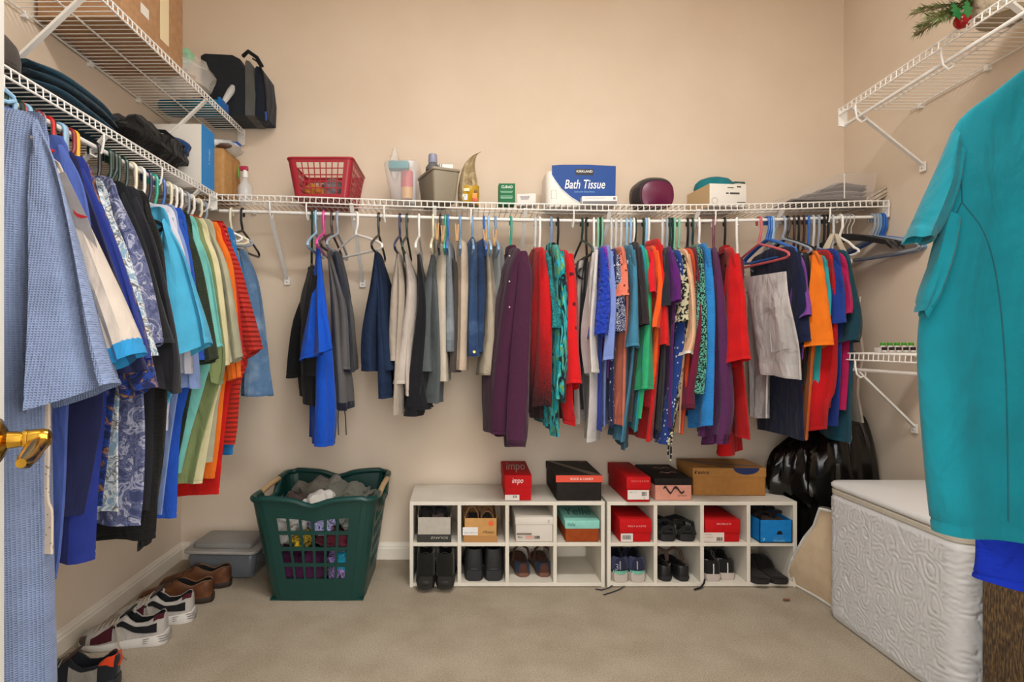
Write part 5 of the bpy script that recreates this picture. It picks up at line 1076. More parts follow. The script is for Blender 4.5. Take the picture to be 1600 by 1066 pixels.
ltext(t, 'Mutati', .035, .045, .048, '#3a2a1c', .010, shear=.2); ltext(t, 'ANNA  SANDAL  38', -.045, .042, .056, '#4a484a', .005)
t = shoebox('white lidded shoebox with printed size marks in the third top cube', 805, 865, ZM, .108, .27, card('#cdc5bb'), card('#d2cac0'), .032)
ltext(t, '2', .062, .092, .008, '#3a3634', .011); mark(t, -.045, .036, .066, .006, '#6a5e54', 'print_band'); ltext(t, '90w', -.062, .022, .022, '#3c3632', .009); mark(t, -.020, .022, .034, .012, '#c9988a', 'print_patch'); barcode(t, .012, .022, .022, .012)
t = shoebox('mint lidded shoebox with rust base in the fourth top cube', 883, 937, ZM, .094, .27, card('#8a3c14', '#964418'), card('#7fbdb0', '#88c4b7'), .036)
ltext(t, 'Yelle', -.048, .077, .034, '#2c5c5c', .014, shear=.3)
o = ltext(t, 'Yelle', .005, .0955, .11, '#24504f', .10, y=.13, up=(0, 1, 0), shear=.3)
t = shoebox('red shoebox with white script on top of the left organizer', 788, 831, ZT, .112, .29, RED, RED, .055, y=YC + .012, rz=-.02)
ltext(t, 'impo', -.002, .085, .048, '#e8dcd8', .030, shear=.25); mark(t, -.026, .014, .063, .024, '#d8cfc6'); barcode(t, -.014, .018, .016, .010); ltext(t, 'impo', .0, .1125, .09, '#c9a8a4', .20, y=.15, up=(0, 1, 0), shear=.4)
t = shoebox('large black shoebox with coral front strip on the left organizer', 869, 941, ZT, .112, .30, card('#1e1a18', '#24201d'), card('#2a2421', '#302a26'), .034, y=YC + .008)
mark(t, 0, .097, t['_w'] + .002, .030, '#d9482f', 'coral_strip'); ltext(t, 'ROCK & CANDY', .012, .097, .10, '#f0dcd2', .010, bold=.012, y=-.0022)
m = MB(); m.prism([V(*p) for p in ((-.10, .297, .1126), (-.075, .297, .1126), (.10, .004, .1126), (.055, .004, .1126))], V(0, 0, 0), V(0, 0, .0006)); m.build('diagonal_stripe', plastic('#6e5e50', .6), t, world=False)
MB().box((.07, .275, .1128), (.03, .012, .0008)).build('lid_mark', plastic('#8a4a38', .6), t, world=False)
t = shoebox('tall red shoebox with barcode label at the left of the right organizer', 979, 1017, ZT, .110, .30, RED, RED, .052, y=YC - .014, rz=.01)
ltext(t, 'KELLY & KATIE', .006, .092, .075, '#d8766e', .007); mark(t, -.002, .033, .092, .040, '#d8cfc8'); barcode(t, .024, .037, .022, .018); ltext(t, 'KELLY  7.5', -.026, .044, .030, '#5a5050', .005); ltext(t, '7', .024, .018, .006, '#2a2020', .007)
t = shoebox('black lidded pink shoebox with wavy mark on the right organizer', 1023, 1082, ZT, .098, .28, card('#c98a76', '#d09280'), card('#1c1715', '#221c19'), .030, y=YC + .012)
def ribbon(pts, wd, mat, par, y=-.002, name='wave_mark'):
    q = [cr([V(x, y, z) for x, z in pts], k / 40) for k in range(41)]; m = MB()
    m.rings([[p + V(0, 0, wd * (.35 + abs(math.sin(2.2 * PI * i / 40))) / 2), p + V(0, .0012, wd * (.35 + abs(math.sin(2.2 * PI * i / 40))) / 2), p - V(0, -.0012, wd * .5), p - V(0, 0, wd * .5)] for i, p in enumerate(q)]); m.build(name, mat, par, world=False)
ribbon([(-.045, .055), (-.036, .060), (-.020, .038), (-.012, .036), (.004, .058), (.018, .052), (.032, .036), (.046, .042)], .010, plastic('#241a16', .5), t)
ltext(t, 'by Vionic', .038, .022, .040, '#3a2a24', .009)
for yy in (.10, .19): ribbon([(-.035, .0), (-.02, .01), (.0, -.006), (.02, .012), (.04, .004)], .004, plastic('#b07a68', .6), t); o = t.children[-1]; o.location = (.01, yy, .0985); o.rotation_euler = (-PI / 2, 0, 0)
t = shoebox('long kraft brown shoebox with blue swoosh shapes at the right end', 1083, 1197, ZT, .126, .205, card('#a2703a', '#ab7840'), card('#a8763e', '#b07d44'), .042, y=2.535, rz=-.02)
ltext(t, 'asics', -.118, .106, .050, '#1e1c24', .014, shear=.2, bold=.012)
m = MB(); m.tube([V(-.155, -.002, .100), V(-.149, -.002, .112)], .003, 6); m.build('emblem', plastic('#2a1c22'), t, world=False)
def ell(cx_, cz, rx, rz_, a0, a1, n=20): return [(cx_ + rx * math.cos(lerp(a0, a1, k / n)), cz + rz_ * math.sin(lerp(a0, a1, k / n))) for k in range(n + 1)]
BLS = plastic('#1c2c5c', .5)
m = MB(); m.prism([V(x, -.001, max(z, .088)) for x, z in ell(.075, .126, .058, .030, PI, 2 * PI)], V(0, 0, 0), V(0, .0014, 0)); m.build('swoosh_mark', BLS, t, world=False)
m = MB(); m.prism([V(x, y, .1262) for x, y in [(.133, .0), (.125, .03), (.08, .05), (.02, .045), (-.06, .10), (-.15, .17), (-.12, .17), (-.02, .14), (.05, .11)][::1]] , V(0, 0, 0), V(0, 0, .0006)) if False else None
for sgn, pts in ((1, [(.133, .002), (.128, .035), (.07, .06), (.0, .085), (-.06, .12), (-.14, .175)]), (2, [(.02, .002), (-.02, .03), (-.07, .08), (-.12, .14), (-.155, .185)])):
    q = [cr([V(x, y, .1263) for x, y in pts], k / 24) for k in range(25)]; m = MB(); m.rings([[p + V(0, .007, 0), p - V(0, .007, 0), p - V(0, .007, -.0005), p + V(0, .007, .0005)] for p in q]); m.build('swoosh_mark', BLS, t, world=False)
t = shoebox('red shoebox with small barcode sticker in the top left cube of the right unit', 968, 1018, ZM, .100, .27, RED, RED, .06)
ltext(t, 'KELLY & KATIE', .006, .070, .078, '#e0a49c', .007); mark(t, -.038, .020, .052, .036, '#d4cbc4'); barcode(t, -.038, .022, .036, .018)
t = shoebox('red shoebox with white size label in the third cube of the right unit', 1102, 1157, ZM, .098, .27, RED, RED, .06)
ltext(t, 'MICHELLE D', .004, .080, .062, '#e0a49c', .007, bold=.01); mark(t, -.040, .022, .090, .040, '#d4c6bc'); barcode(t, -.014, .014, .026, .016); ltext(t, 'MICHELLE', -.062, .034, .030, '#5a4a48', .005); ltext(t, '7 MEDIUM', -.060, .022, .034, '#5a4a48', .004)
t = shoebox('bright blue open shoebox with brown sandals in the last top cube', 1187, 1238, ZM, .098, .27, card('#1470b4', '#187ac0'), open_top=True, y=YC - .004)
ltext(t, '7', -.053, .014, .011, '#8fd0d8', .013, bold=.01); ltext(t, 'VIONIC', .012, .010, .052, '#8fc8dc', .009); ltext(t, 'STEP INTO', .012, .021, .046, '#5aa8cc', .004)
m = MB(); m.lathe([(.012, 0), (.012, .0012)], (.016, -.001, .040), 18, 'y'); m.build('finger_hole_shade', plastic('#0c1014'), t, world=False)  # flat dark disc painted for the shade inside the hole
mark(t, .016, .030, .026, .012, '#1673b8', 'flap')

# ------------------------------------------------------------------ shoes
def interp(keys, t):
    for (a, x), (b, y) in zip(keys, keys[1:]):
        if t <= b: k = (t - a) / (b - a) if b > a else 0; k = k * k * (3 - 2 * k) * .5 + k * .5; return lerp(x, y, k)
    return keys[-1][1]
WK = [(0, .42), (.03, .56), (.10, .68), (.3, .70), (.5, .82), (.70, 1.0), (.83, .95), (.93, .72), (.985, .38), (1, .2)]
class Shoe:
    def __init__(s, L=.27, W=.10, rim=((0, .10), (.2, .085), (.45, .10)), vamp=((.45, .10), (.7, .07), (.9, .052), (1, .03)), open_to=.46, gap=.68, zs=((0, .028), (.4, .022), (1, .018)), wk=WK, insole=.012):
        s.__dict__.update(L=L, W=W, rim=rim, vamp=vamp, ot=open_to, gap=gap, zs=zs, wk=wk, ins=insole)
    def st(s, t):
        w_ = s.W * interp(s.wk, t); h = interp(s.rim, t) if t < s.ot else interp(s.vamp, t)
        k = max(0, min(1, t / .035)) * max(0, min(1, (s.ot - t) / .10)); g = w_ / 2 * s.gap * (k ** .5)
        return w_, h, g, interp(s.zs, t)
    def outer(s, t, a, side, off=0):                            # a: 0 at the sole, 1 at the rim or ridge
        w_, h, g, zb = s.st(t); zb -= .004; q = a * PI / 2
        y = g + (w_ / 2 + off - g) * math.cos(q) ** .7; z = zb + (h + off - zb) * math.sin(q) ** .85
        return V(t * s.L, y * side, z)
    def upper(s):
        m = MB(); ts = [0, .012, .035, .07, .12, .18, .25, .32, .38, .42, .45, .48, .53, .6, .68, .76, .84, .9, .95, .985, 1]; rings = []
        for t in ts:
            w_, h, g, zb = s.st(t); zi = lerp(h, zb + s.ins, min(1, g / (.3 * w_ / 2)) if g > 0 else 0)
            A = [s.outer(t, a, 1) for a in (0, .2, .4, .6, .8, 1)]
            inn = [V(t * s.L, max(g - .004, 0), h - .001), V(t * s.L, max(g - .005, 0) * .95, (h + zi) / 2), V(t * s.L, max(g - .006, 0) * .8, zi)]
            left = A + inn; rings.append(left + [V(t * s.L, 0, zi)] + [V(p.x, -p.y, p.z) for p in reversed(left)])
        n = len(rings[0]); vs = [p for r in rings for p in r]; b = len(m.v); m.v += [tuple(p) for p in vs]
        for i in range(len(rings) - 1):
            for j in range(n - 1): m.f.append((i * n + j, (i + 1) * n + j, (i + 1) * n + j + 1, i * n + j + 1)); m.m.append(1 if 6 <= j < n - 7 else 0)
        m.f.append(tuple(range(n))); m.m.append(0); m.f.append(tuple(reversed(range((len(rings) - 1) * n, len(rings) * n)))); m.m.append(0)
        return m
    def sole(s, grow=1.07, z0=0.0, spring=.008, heel=None, dz=0):
        m = MB(); rings = []
        for t in [-.018, -.008, 0, .04, .1, .2, .3, .4, .5, .6, .7, .8, .88, .94, .98, 1.005, 1.018]:
            tt = max(0, min(1, t)); w_ = s.W * interp(s.wk, tt) * grow * (1 if -.01 < t < 1.01 else .6); zt = interp(s.zs, tt) + dz
            zb = z0 + spring * max(0, (t - .75) / .25) ** 2
            if heel and t > heel[0]: zb = max(zb, min(interp(s.zs, tt) - .012, heel[1] * max(0, min(1, (t - heel[0]) / .05)) * max(0, min(1, (.66 - t) / .25))))
            y = w_ / 2; e = .004
            rings.append([V(t * s.L, p, q) for p, q in ((-y, zt), (-y - .002, (zt + zb) / 2), (-y + e, zb), (y - e, zb), (y + .002, (zt + zb) / 2), (y, zt))])
        return m.rings(rings)
    def patch(s, t0, t1, a0, a1, side, off=.0015, shape=None, n=14):
        m = MB(); rings = []
        for i in range(n + 1):
            k = i / n; t = lerp(t0, t1, k); b0, b1 = (shape(k) if shape else (a0, a1)); rings.append([s.outer(t, lerp(b0, b1, q / 6), side, off) for q in range(7)])
        return m.rings(rings, False, False, False)
def build_shoe(label, sh, loc, rz, upper, lining, sole, name='sneaker', cat='shoe', group=None, extras=None, tilt=0):
    t = thing(name, label, cat, loc, rz, group); t.rotation_euler = (0, tilt, rz)
    sh.upper().build('upper', [upper, lining], t, world=False, angle=1.2)
    sh.sole().build('sole', sole, t, world=False)
    if extras: extras(t, sh)
    return t
DKL = F_('#101013')
SNK = Shoe(.285, .108, rim=((0, .105), (.05, .108), (.18, .085), (.3, .080), (.46, .112)), vamp=((.46, .112), (.62, .085), (.8, .066), (.93, .052), (1, .03)), open_to=.48, zs=((0, .040), (.35, .032), (.7, .022), (1, .022)))
def laces(t, sh, col, t0=.50, t1=.74, n=5, r=.0022, ends=()):
    for k in range(n):
        tt = lerp(t0, t1, k / (n - 1)); MB().tube([sh.outer(tt, .62, -1, .003), sh.outer(tt + .01, .85, -1, .005), sh.outer(tt + .015, 1, 1, .006), sh.outer(tt + .02, .85, 1, .005), sh.outer(tt + .03, .62, 1, .003)], r, 5).build('lace', col, t, world=False)
    for e in ends: MB().tube(e, r, 5).build('lace_end', col, t, world=False)
def tongue(t, sh, mat, t0=.36, h=.125):
    m = MB(); m.rings([[V(t0 * sh.L + .004, y, h), V(t0 * sh.L + .010, y, h + .002), V(.50 * sh.L, y, interp(sh.vamp, .52) + .003), V(.50 * sh.L, y, interp(sh.vamp, .52) - .004)] for y in (-.026, -.02, 0, .02, .026)]); m.build('tongue', mat, t, world=False)
def white_sneaker(t, sh):
    blk, wht, brd = F_('#17171a'), F_('#c9c3bc'), F_('#4a1420')
    for sd in (1, -1):
        sh.patch(.06, .56, 0, 0, sd, .0022, lambda k: (.10 + .34 * k, .40 + .22 * math.sin(k * PI) * .6 + .10 * k)).build('side_stripe', blk, t, world=False)
        sh.patch(.56, .80, 0, 0, sd, .0018, lambda k: (.08, .62 - .3 * k)).build('mesh_panel', brd, t, world=False)
        sh.patch(.0, .10, 0, 0, sd, .002, lambda k: (.55, .95)).build('heel_tab', brd, t, world=False)
        sh.patch(.86, .985, 0, 0, sd, .0018, lambda k: (.04, .55)).build('toe_guard', F_('#5b4a44'), t, world=False)
    tongue(t, sh, blk); m = MB(); m.prism([V(.36 * sh.L + .002, y, z) for y, z in ((0, .105), (.012, .116), (0, .126), (-.012, .116))], V(-.001, 0, 0), V(.001, 0, 0)); m.build('tongue_logo', F_('#b8b2a8'), t, world=False)
    laces(t, sh, F_('#b8ab94'), ends=([sh.outer(.55, .7, 1, .004), sh.outer(.5, .3, 1, .014), V(.44 * sh.L, .07, .03), V(.34 * sh.L, .095, .004), V(.28 * sh.L, .11, .003)],))
    for k in range(3):
        z = .014 + .009 * k; MB().tube([V(-.008 + .001 * k, -.03, z + .004), V(-.012, -.012, z), V(-.012, .012, z), V(-.006, .03, z + .004), V(.06, .043, z + .002 - .002 * k)], .0014, 5).build('sole_groove', F_('#8d8780'), t, world=False)
def rot_loc(heel_px, heel_py, Y=None):
    Y = CAM_Z * F / (heel_py - VY); return ((heel_px - VX) * Y / F, Y, 0.001)
LEFT = PI
WHT = F_('#b9b2aa'); SOLW = plastic('#cfcac4', .45)
build_shoe('white and black running shoe nearer the camera by the left baseboard', SNK, (-1.045, 2.005, .001), LEFT + .10, WHT, F_('#141619'), SOLW, name='running_shoe', extras=white_sneaker)
build_shoe('white and black running shoe behind its pair, touching the brown shoe', SNK, (-1.025, 2.165, .001), LEFT + .16, WHT, F_('#141619'), SOLW, name='running_shoe', extras=white_sneaker)
OXF = Shoe(.29, .104, rim=((0, .085), (.08, .088), (.25, .068), (.47, .092)), vamp=((.47, .092), (.65, .070), (.85, .052), (.95, .042), (1, .026)), open_to=.49, zs=((0, .026), (.4, .018), (1, .016)))
BRN = rough_mat('#4e2f1c', '#6a4229', 25, .2, .002, .5)
def oxford(t, sh):
    for sd in (1, -1): sh.patch(.30, .62, 0, 0, sd, .0022, lambda k: (.18 + .25 * k, 1 - .12 * k)).build('quarter', BRN, t, world=False)
    laces(t, sh, F_('#3a2416'), .50, .62, 3, .002)
    MB().tube([sh.outer(.01 + .44 * k / 16, 1, 1, .001) for k in range(17)], .0018, 5).build('collar_edge', F_('#8a6a4c'), t, world=False)
    MB().tube([sh.outer(.01 + .44 * k / 16, 1, -1, .001) for k in range(17)], .0018, 5).build('collar_edge', F_('#8a6a4c'), t, world=False)
SOLB = plastic('#2a1c14', .6)
build_shoe('brown leather lace-up shoe nearer the white running shoes', OXF, (-1.02, 2.325, .001), LEFT + .10, BRN, DKL, SOLB, name='leather_shoe', extras=oxford)
build_shoe('brown leather lace-up shoe beside the grey lidded storage box', OXF, (-1.005, 2.47, .001), LEFT + .14, BRN, DKL, SOLB, name='leather_shoe', extras=oxford)
def orange_runner(t, sh):
    orr = F_('#d8441c')
    for sd in (1, -1):
        sh.patch(.0, .13, 0, 0, sd, .0022, lambda k: (.35 + .3 * k, .98)).build('heel_tab', orr, t, world=False); sh.patch(.14, .42, 0, 0, sd, .0018, lambda k: (.06, .6)).build('side_panel', F_('#8f887e'), t, world=False)
    tongue(t, sh, F_('#4a3226')); laces(t, sh, F_('#8a8478'))
    m = MB(); m.tube([V(.004, 0, .10), V(-.012, 0, .118), V(-.014, 0, .09), V(-.004, 0, .07)], .0035, 6); m.build('heel_loop', orr, t, world=False)
build_shoe('black running shoe with orange heel loop at the bottom edge', SNK, (-1.055, 1.735, .001), LEFT + .12, F_('#1c1f24'), F_('#12161c'), plastic('#26282c', .5), name='running_shoe', extras=orange_runner)
# shoes in the cubes: heels towards the room, toes to the wall
IN = PI / 2
ZF = .021
BOOT = Shoe(.255, .088, rim=((0, .146), (.1, .150), (.36, .146), (.42, .136)), vamp=((.40, .136), (.5, .115), (.62, .085), (.8, .062), (.95, .046), (1, .028)), open_to=.42, gap=.86, zs=((0, .052), (.25, .044), (.5, .022), (1, .016)), wk=[(0, .62), (.03, .76), (.10, .86), (.3, .88), (.5, .82), (.70, 1.0), (.83, .95), (.93, .72), (.985, .38), (1, .2)])
def boot_x(t, sh):
    MB().tube([V(.10 * sh.L + .004 * k, -.036, .146 - .010 * k) for k in range(10)], .0018, 5).build('zipper', plastic('#6a6660', .3, .6), t, world=False)
    m = MB(); m.rbox((.022, 0, .021), (.056, .058, .042), .018); m.build('heel_block', plastic('#15130f', .5), t, world=False)
    MB().tube([V(.012, -.02, .142), V(.004, 0, .152), V(.012, .02, .142)], .002, 5).build('pull_loop', F_('#1c1b16'), t, world=False)
BKS = F_('#191812')
def sole_thin(sh): return sh
for px, rzz, lb in ((665, .03, 'black suede ankle boot at left, its heel out on the carpet'), (695, -.02, 'black suede ankle boot at right, touching the first divider')):
    y0 = 2.385; t = build_shoe(lb, BOOT, (SP(px, y0), y0, .021 if False else .0215), IN + rzz, BKS, F_('#08080a'), plastic('#14120e', .6), name='ankle_boot', cat='boot', extras=boot_x)
CLOG = Shoe(.25, .098, rim=((0, .135), (.06, .140), (.2, .125), (.40, .140)), vamp=((.38, .142), (.52, .120), (.7, .09), (.88, .066), (1, .034)), open_to=.44, gap=.80, zs=((0, .046), (.4, .034), (1, .026)), wk=[(0, .6), (.03, .74), (.10, .80), (.3, .80), (.5, .86), (.70, 1.0), (.83, .95), (.93, .72), (.985, .38), (1, .2)])
def clog_x(t, sh): MB().tube([V(.05, -.043, .05), V(.006, -.031, .05), V(-.004, 0, .051), V(.006, .031, .05), V(.05, .043, .05)], .0016, 5).build('welt_line', F_('#55565a'), t, world=False)
for px, rzz, lb in ((741, .0, 'black clog standing upright at left in the second lower cube'), (772, .04, 'black clog angled at right in the second lower cube')):
    build_shoe(lb, CLOG, (SP(px, 2.46), 2.465, ZF), IN + rzz, plastic('#17171a', .55), F_('#060608'), plastic('#1d1d20', .6), name='clog', extras=clog_x)
FLAT = Shoe(.24, .088, rim=((0, .060), (.06, .062), (.25, .045), (.6, .040)), vamp=((.55, .040), (.7, .046), (.85, .042), (1, .022)), open_to=.66, gap=.86, zs=((0, .018), (.3, .012), (1, .008)))
def flat_x(t, sh):
    for sd in (1, -1): sh.patch(0, .14, 0, 0, sd, .0022, lambda k: (.02, .96)).build('heel_cap', F_('#22344e'), t, world=False)
    MB().tube([V(.05, -.04, .055), V(.07, -.03, .10), V(.085, 0, .115), V(.07, .03, .10), V(.05, .04, .055)], .0055, 7).build('ankle_strap', F_('#4a2c1e'), t, world=False)
for px, rzz, lb in ((818, .05, 'brown and blue flat sandal at left in the third lower cube'), (851, .02, 'brown and blue flat sandal at right in the third lower cube')):
    build_shoe(lb, FLAT, (SP(px, 2.50), 2.505, ZF), IN + rzz, F_('#56352a'), F_('#5c3c2c'), plastic('#6a4634', .6), name='sandal', extras=flat_x)
def mint_x(t, sh):
    for sd in (1, -1):
        sh.patch(0, .20, 0, 0, sd, .002, lambda k: (.12, .92)).build('heel_counter', F_('#3c4060'), t, world=False)
    m = MB(); m.rings([[V(x, y, z) for z in (.036, .050)] for x, y in ((.10, -.041), (.04, -.0385), (.004, -.031), (-.0065, -.016), (-.0085, 0), (-.0065, .016), (.004, .031), (.04, .0385), (.10, .041))], False, False, False); m.build('mint_band', F_('#7cc4aa'), t, world=False)
    MB().tube([V(-.004, .003, .055), V(-.003, .003, .09)], .003, 6).build('heel_pull', F_('#a7a2b4'), t, world=False); tongue(t, sh, F_('#a79c94'), .36, .13); laces(t, sh, F_('#2b3348'))
LADY = Shoe(.25, .095, rim=SNK.rim, vamp=SNK.vamp, open_to=.48, zs=((0, .040), (.35, .034), (.7, .024), (1, .022)), wk=[(0, .55), (.03, .7), (.10, .78), (.3, .76), (.5, .84), (.70, 1.0), (.83, .95), (.93, .72), (.985, .38), (1, .2)])
for px, rzz, lb in ((971, .0, 'navy and mint running shoe with white numeral at left in the right unit'), (998, -.02, 'navy and mint running shoe at right in the right unit')):
    t = build_shoe(lb, LADY, (SP(px, 2.44), 2.452, ZF), IN + rzz, F_('#2a2e44'), F_('#101018'), plastic('#b9aea4', .5), name='running_shoe', extras=mint_x)
    if px == 971: text('lettering', '3', Vector((-.006, .018, .068)) + root_loc(t), (0, -1, 0), (0, 0, 1), .014, plastic('#8f93a0'), t, height=.026)
t = thing('shoelace', 'dark shoelace trailing on the carpet in front of the cube units', 'shoelace', (SP(945, 2.40), 2.40, 0))
MB().tube([V(SP(957, 2.44), 2.442, .010), V(SP(952, 2.43), 2.43, .006), V(SP(940, 2.41), 2.41, .0045), V(SP(930, 2.42), 2.42, .0045)], .0022, 6).build('cord', F_('#23283a'), t)
MB().tube([V(SP(976, 2.43), 2.432, .010), V(SP(966, 2.41), 2.41, .005), V(SP(955, 2.38), 2.385, .0045), V(SP(943, 2.36), 2.365, .0045)], .0022, 6).build('cord', F_('#23283a'), t)
BF = Shoe(.24, .086, rim=((0, .064), (.06, .066), (.25, .052), (.6, .042)), vamp=((.5, .046), (.7, .05), (.85, .044), (1, .022)), open_to=.58, gap=.84, zs=((0, .022), (.3, .014), (1, .010)))
def bf_x(t, sh):
    MB().tube([sh.outer(.02 + .5 * k / 14, 1, -1, .002) for k in range(15)], .0022, 5).build('tan_edge', F_('#7a5f50'), t, world=False)
    MB().tube([V(.10, .035, .05), V(.11, .03, .09), V(.12, .0, .105), V(.11, -.03, .09), V(.10, -.035, .05)], .007, 7).build('ankle_strap', F_('#6b5048'), t, world=False)
for px, rzz, lb in ((1041, -.04, 'black flat shoe at left in the second lower cube of the right unit'), (1069, .04, 'black flat shoe with tan edge angled at right in the same cube')):
    build_shoe(lb, BF, (SP(px, 2.46), 2.46, ZF), IN + rzz, plastic('#151416', .5), F_('#0c0b0c'), plastic('#1a191b', .6), name='flat_shoe', extras=bf_x)
def blk_x(t, sh):
    tongue(t, sh, F_('#38302c'), .36, .11); laces(t, sh, F_('#1c1a1a')); MB().tube([V(-.004, 0, .03), V(-.005, 0, .05), V(-.003, 0, .075)], .0024, 6).build('heel_stripe', plastic('#d4d0cc'), t, world=False)
    for sd in (1, -1): MB().tube([sh.outer(.02 + .4 * k / 14, .86 - .1 * math.sin(k), sd, .002) for k in range(15)], .0016, 5).build('piping', F_('#8c8884'), t, world=False)
BSN = Shoe(.25, .092, rim=((0, .088), (.06, .090), (.2, .072), (.46, .098)), vamp=((.46, .098), (.62, .078), (.8, .060), (.93, .048), (1, .028)), open_to=.48, zs=((0, .030), (.4, .026), (1, .020)), wk=LADY.wk)
for px, rzz, lb in ((1114, -.04, 'black sneaker with white sole at left in the third lower cube'), (1138, -.04, 'black sneaker with white heel stripe at right in the third lower cube')):
    build_shoe(lb, BSN, (SP(px, 2.465), 2.462 + (.012 if px > 1120 else 0), ZF), IN + rzz, F_('#1d1b1b'), F_('#0d0c0d'), plastic('#b8aba4', .5), name='sneaker', extras=blk_x)
t = thing('shoelace', 'thick black lace end hanging over the bottom edge by the third cube', 'shoelace', (SP(1092, 2.43), 2.43, 0))
MB().tube([V(SP(1101, 2.45), 2.448, .034), V(SP(1100, 2.435), 2.436, .022), V(SP(1095, 2.42), 2.42, .010), V(SP(1085, 2.41), 2.41, .006)], .004, 7).build('cord', F_('#131313'), t)
SLP = Shoe(.25, .094, rim=((0, .022), (.5, .022)), vamp=((.0, .026), (.2, .026), (.45, .028), (.5, .06), (.65, .068), (.82, .055), (1, .02)), open_to=0, zs=((0, .020), (1, .016)), wk=[(0, .6), (.03, .76), (.10, .84), (.3, .80), (.5, .86), (.70, 1.0), (.83, .95), (.93, .72), (.985, .38), (1, .2)])
for px, rzz, lb in ((1193, -.02, 'black slip-on slipper at left in the last lower cube'), (1222, .0, 'black slip-on slipper at right in the last lower cube')):
    build_shoe(lb, SLP, (SP(px, 2.42), 2.43, ZF), IN + rzz, F_('#1b1716'), F_('#141211'), plastic('#1f1b19', .7), name='slipper')
WED = Shoe(.24, .09, rim=((0, .02), (.5, .02)), vamp=((0, .036), (.3, .030), (.7, .022), (1, .018)), open_to=0, zs=((0, .032), (.4, .024), (1, .012)), wk=SLP.wk)
def wed_x(t, sh):
    for x, hh, r_ in ((.16, .062, .010), (.19, .052, .009), (.045, .085, .008)): MB().tube([V(x, -.045, .022), V(x - .004, -.036, hh * .8), V(x - .006, 0, hh), V(x - .004, .036, hh * .8), V(x, .045, .022)], r_, 7).build('strap', F_('#161616'), t, world=False)
    MB().tube([V(.004, -.034, .030), V(-.012, -.02, .062), V(-.014, 0, .068), V(-.012, .02, .062), V(.004, .034, .030)], .008, 7).build('heel_strap', F_('#1c1c1e'), t, world=False)
    MB().rbox((.02, .047, .06), (.018, .004, .014), .002).build('buckle', plastic('#8a8a8a', .3, .8), t, world=False)
for px, rzz, lb in ((1044, -.0, 'black strappy sandal at left in the second top cube of the right unit'), (1074, -.06, 'black strappy sandal with raised heel strap at right in the second top cube')):
    build_shoe(lb, WED, (SP(px, 2.46), 2.462, ZM), IN + rzz, F_('#171717'), F_('#171717'), plastic('#141414', .6), name='sandal', extras=wed_x)
# sandals inside the open boxes
t = thing('sandal', 'black strappy sandals lying inside the open grey shoebox', 'sandal', (SP(678, 2.5), 2.55, ZM + .06))
for k, x in enumerate((-.035, .03)):
    b0 = V(SP(678, 2.5) + x, 2.50, ZM + .085)
    for j in range(3): MB().tube([b0 + V(-.026, .03 * j, 0), b0 + V(-.02, .03 * j, .035), b0 + V(0, .03 * j, .045 - .006 * j), b0 + V(.02, .03 * j, .03), b0 + V(.026, .03 * j, 0)], .0075, 7).build('strap', F_('#151417'), t)
MB().rbox((SP(684, 2.5), 2.53, ZM + .10), (.05, .10, .012), .005).build('insole', F_('#5c4a46'), t)
t = thing('sandal', 'tan looped strap sandals inside the open tan shoebox', 'sandal', (SP(750, 2.5), 2.55, ZM + .06)); TAN = F_('#8a6248')
b0 = V(SP(738, 2.47), 2.48, ZM + .08)
for dx, dy, w_, hh in ((-.002, 0, .030, .066), (.010, .05, .032, .060), (.066, .0, .028, .046), (.070, .05, .026, .050)): MB().tube([b0 + V(dx - w_, dy, -.01), b0 + V(dx - w_ * .9, dy, hh * .55), b0 + V(dx - w_ * .4, dy, hh * .95), b0 + V(dx, dy, hh), b0 + V(dx + w_ * .4, dy, hh * .95), b0 + V(dx + w_ * .9, dy, hh * .55), b0 + V(dx + w_, dy, -.01)], .0032, 6).build('strap', TAN, t)
MB().rbox((b0.x + .03, 2.56, ZM + .06), (.11, .18, .02), .01).build('insole', F_('#2a1c18'), t)
t = thing('sandal', 'brown leather sandals inside the blue open shoebox', 'sandal', (SP(1215, 2.5), 2.55, ZM + .06))
for k, x in enumerate((-.04, .022)):
    b0 = V(SP(1216, 2.5) + x, 2.48, ZM + .07); MB().rbox((b0.x, 2.57, ZM + .075), (.05, .2, .016), .012, .12).build('footbed', F_('#6a5448'), t)
    for j in range(2): MB().tube([b0 + V(-.028, .06 + .06 * j, 0), b0 + V(-.018, .06 + .06 * j, .035), b0 + V(.018, .06 + .06 * j, .035), b0 + V(.028, .06 + .06 * j, 0)], .009, 7).build('strap', F_('#2c211e'), t)

# ------------------------------------------------------------------ clear lidded box, laundry basket, hamper, bag, mat, chest
t = thing('storage_box', 'grey translucent storage box with lid behind the brown shoes', 'box', (-1.06, 2.635, 0), 0)
GRYF = plastic('#6c7076', .25, 0, .72); c = (-1.065, 2.62)
MB().rbox((c[0], c[1], .062), (.29, .20, .118), .03, -.04, seg=4, taper=1.08).build('tub', GRYF, t)
MB().rbox((c[0], c[1], .128), (.335, .245, .014), .03, -.04, seg=4).build('lid_rim', plastic('#a8a49e', .3, 0, .8), t)
MB().rbox((c[0], c[1], .147), (.27, .18, .026), .02, -.04, seg=4).build('lid_top', plastic('#8b8985', .3, 0, .8), t)
for s in (-1, 1): MB().rbox((c[0] + s * .167, c[1], .118), (.012, .07, .05), .004, -.04).build('latch', plastic('#c9c5bd', .3, 0, .8), t)
GRN = plastic('#0c3a35', .38)
bc = V(SP(500, 2.30) - .02, 2.50, .003)
def gdip(side, u):
    if side in (0, 2): return -.020 * math.exp(-((u - .5) / .12) ** 2) + .006 * math.cos(2 * PI * u)
    return -.062 * max(0, min(1, (.30 - abs(u - .5)) / .10))
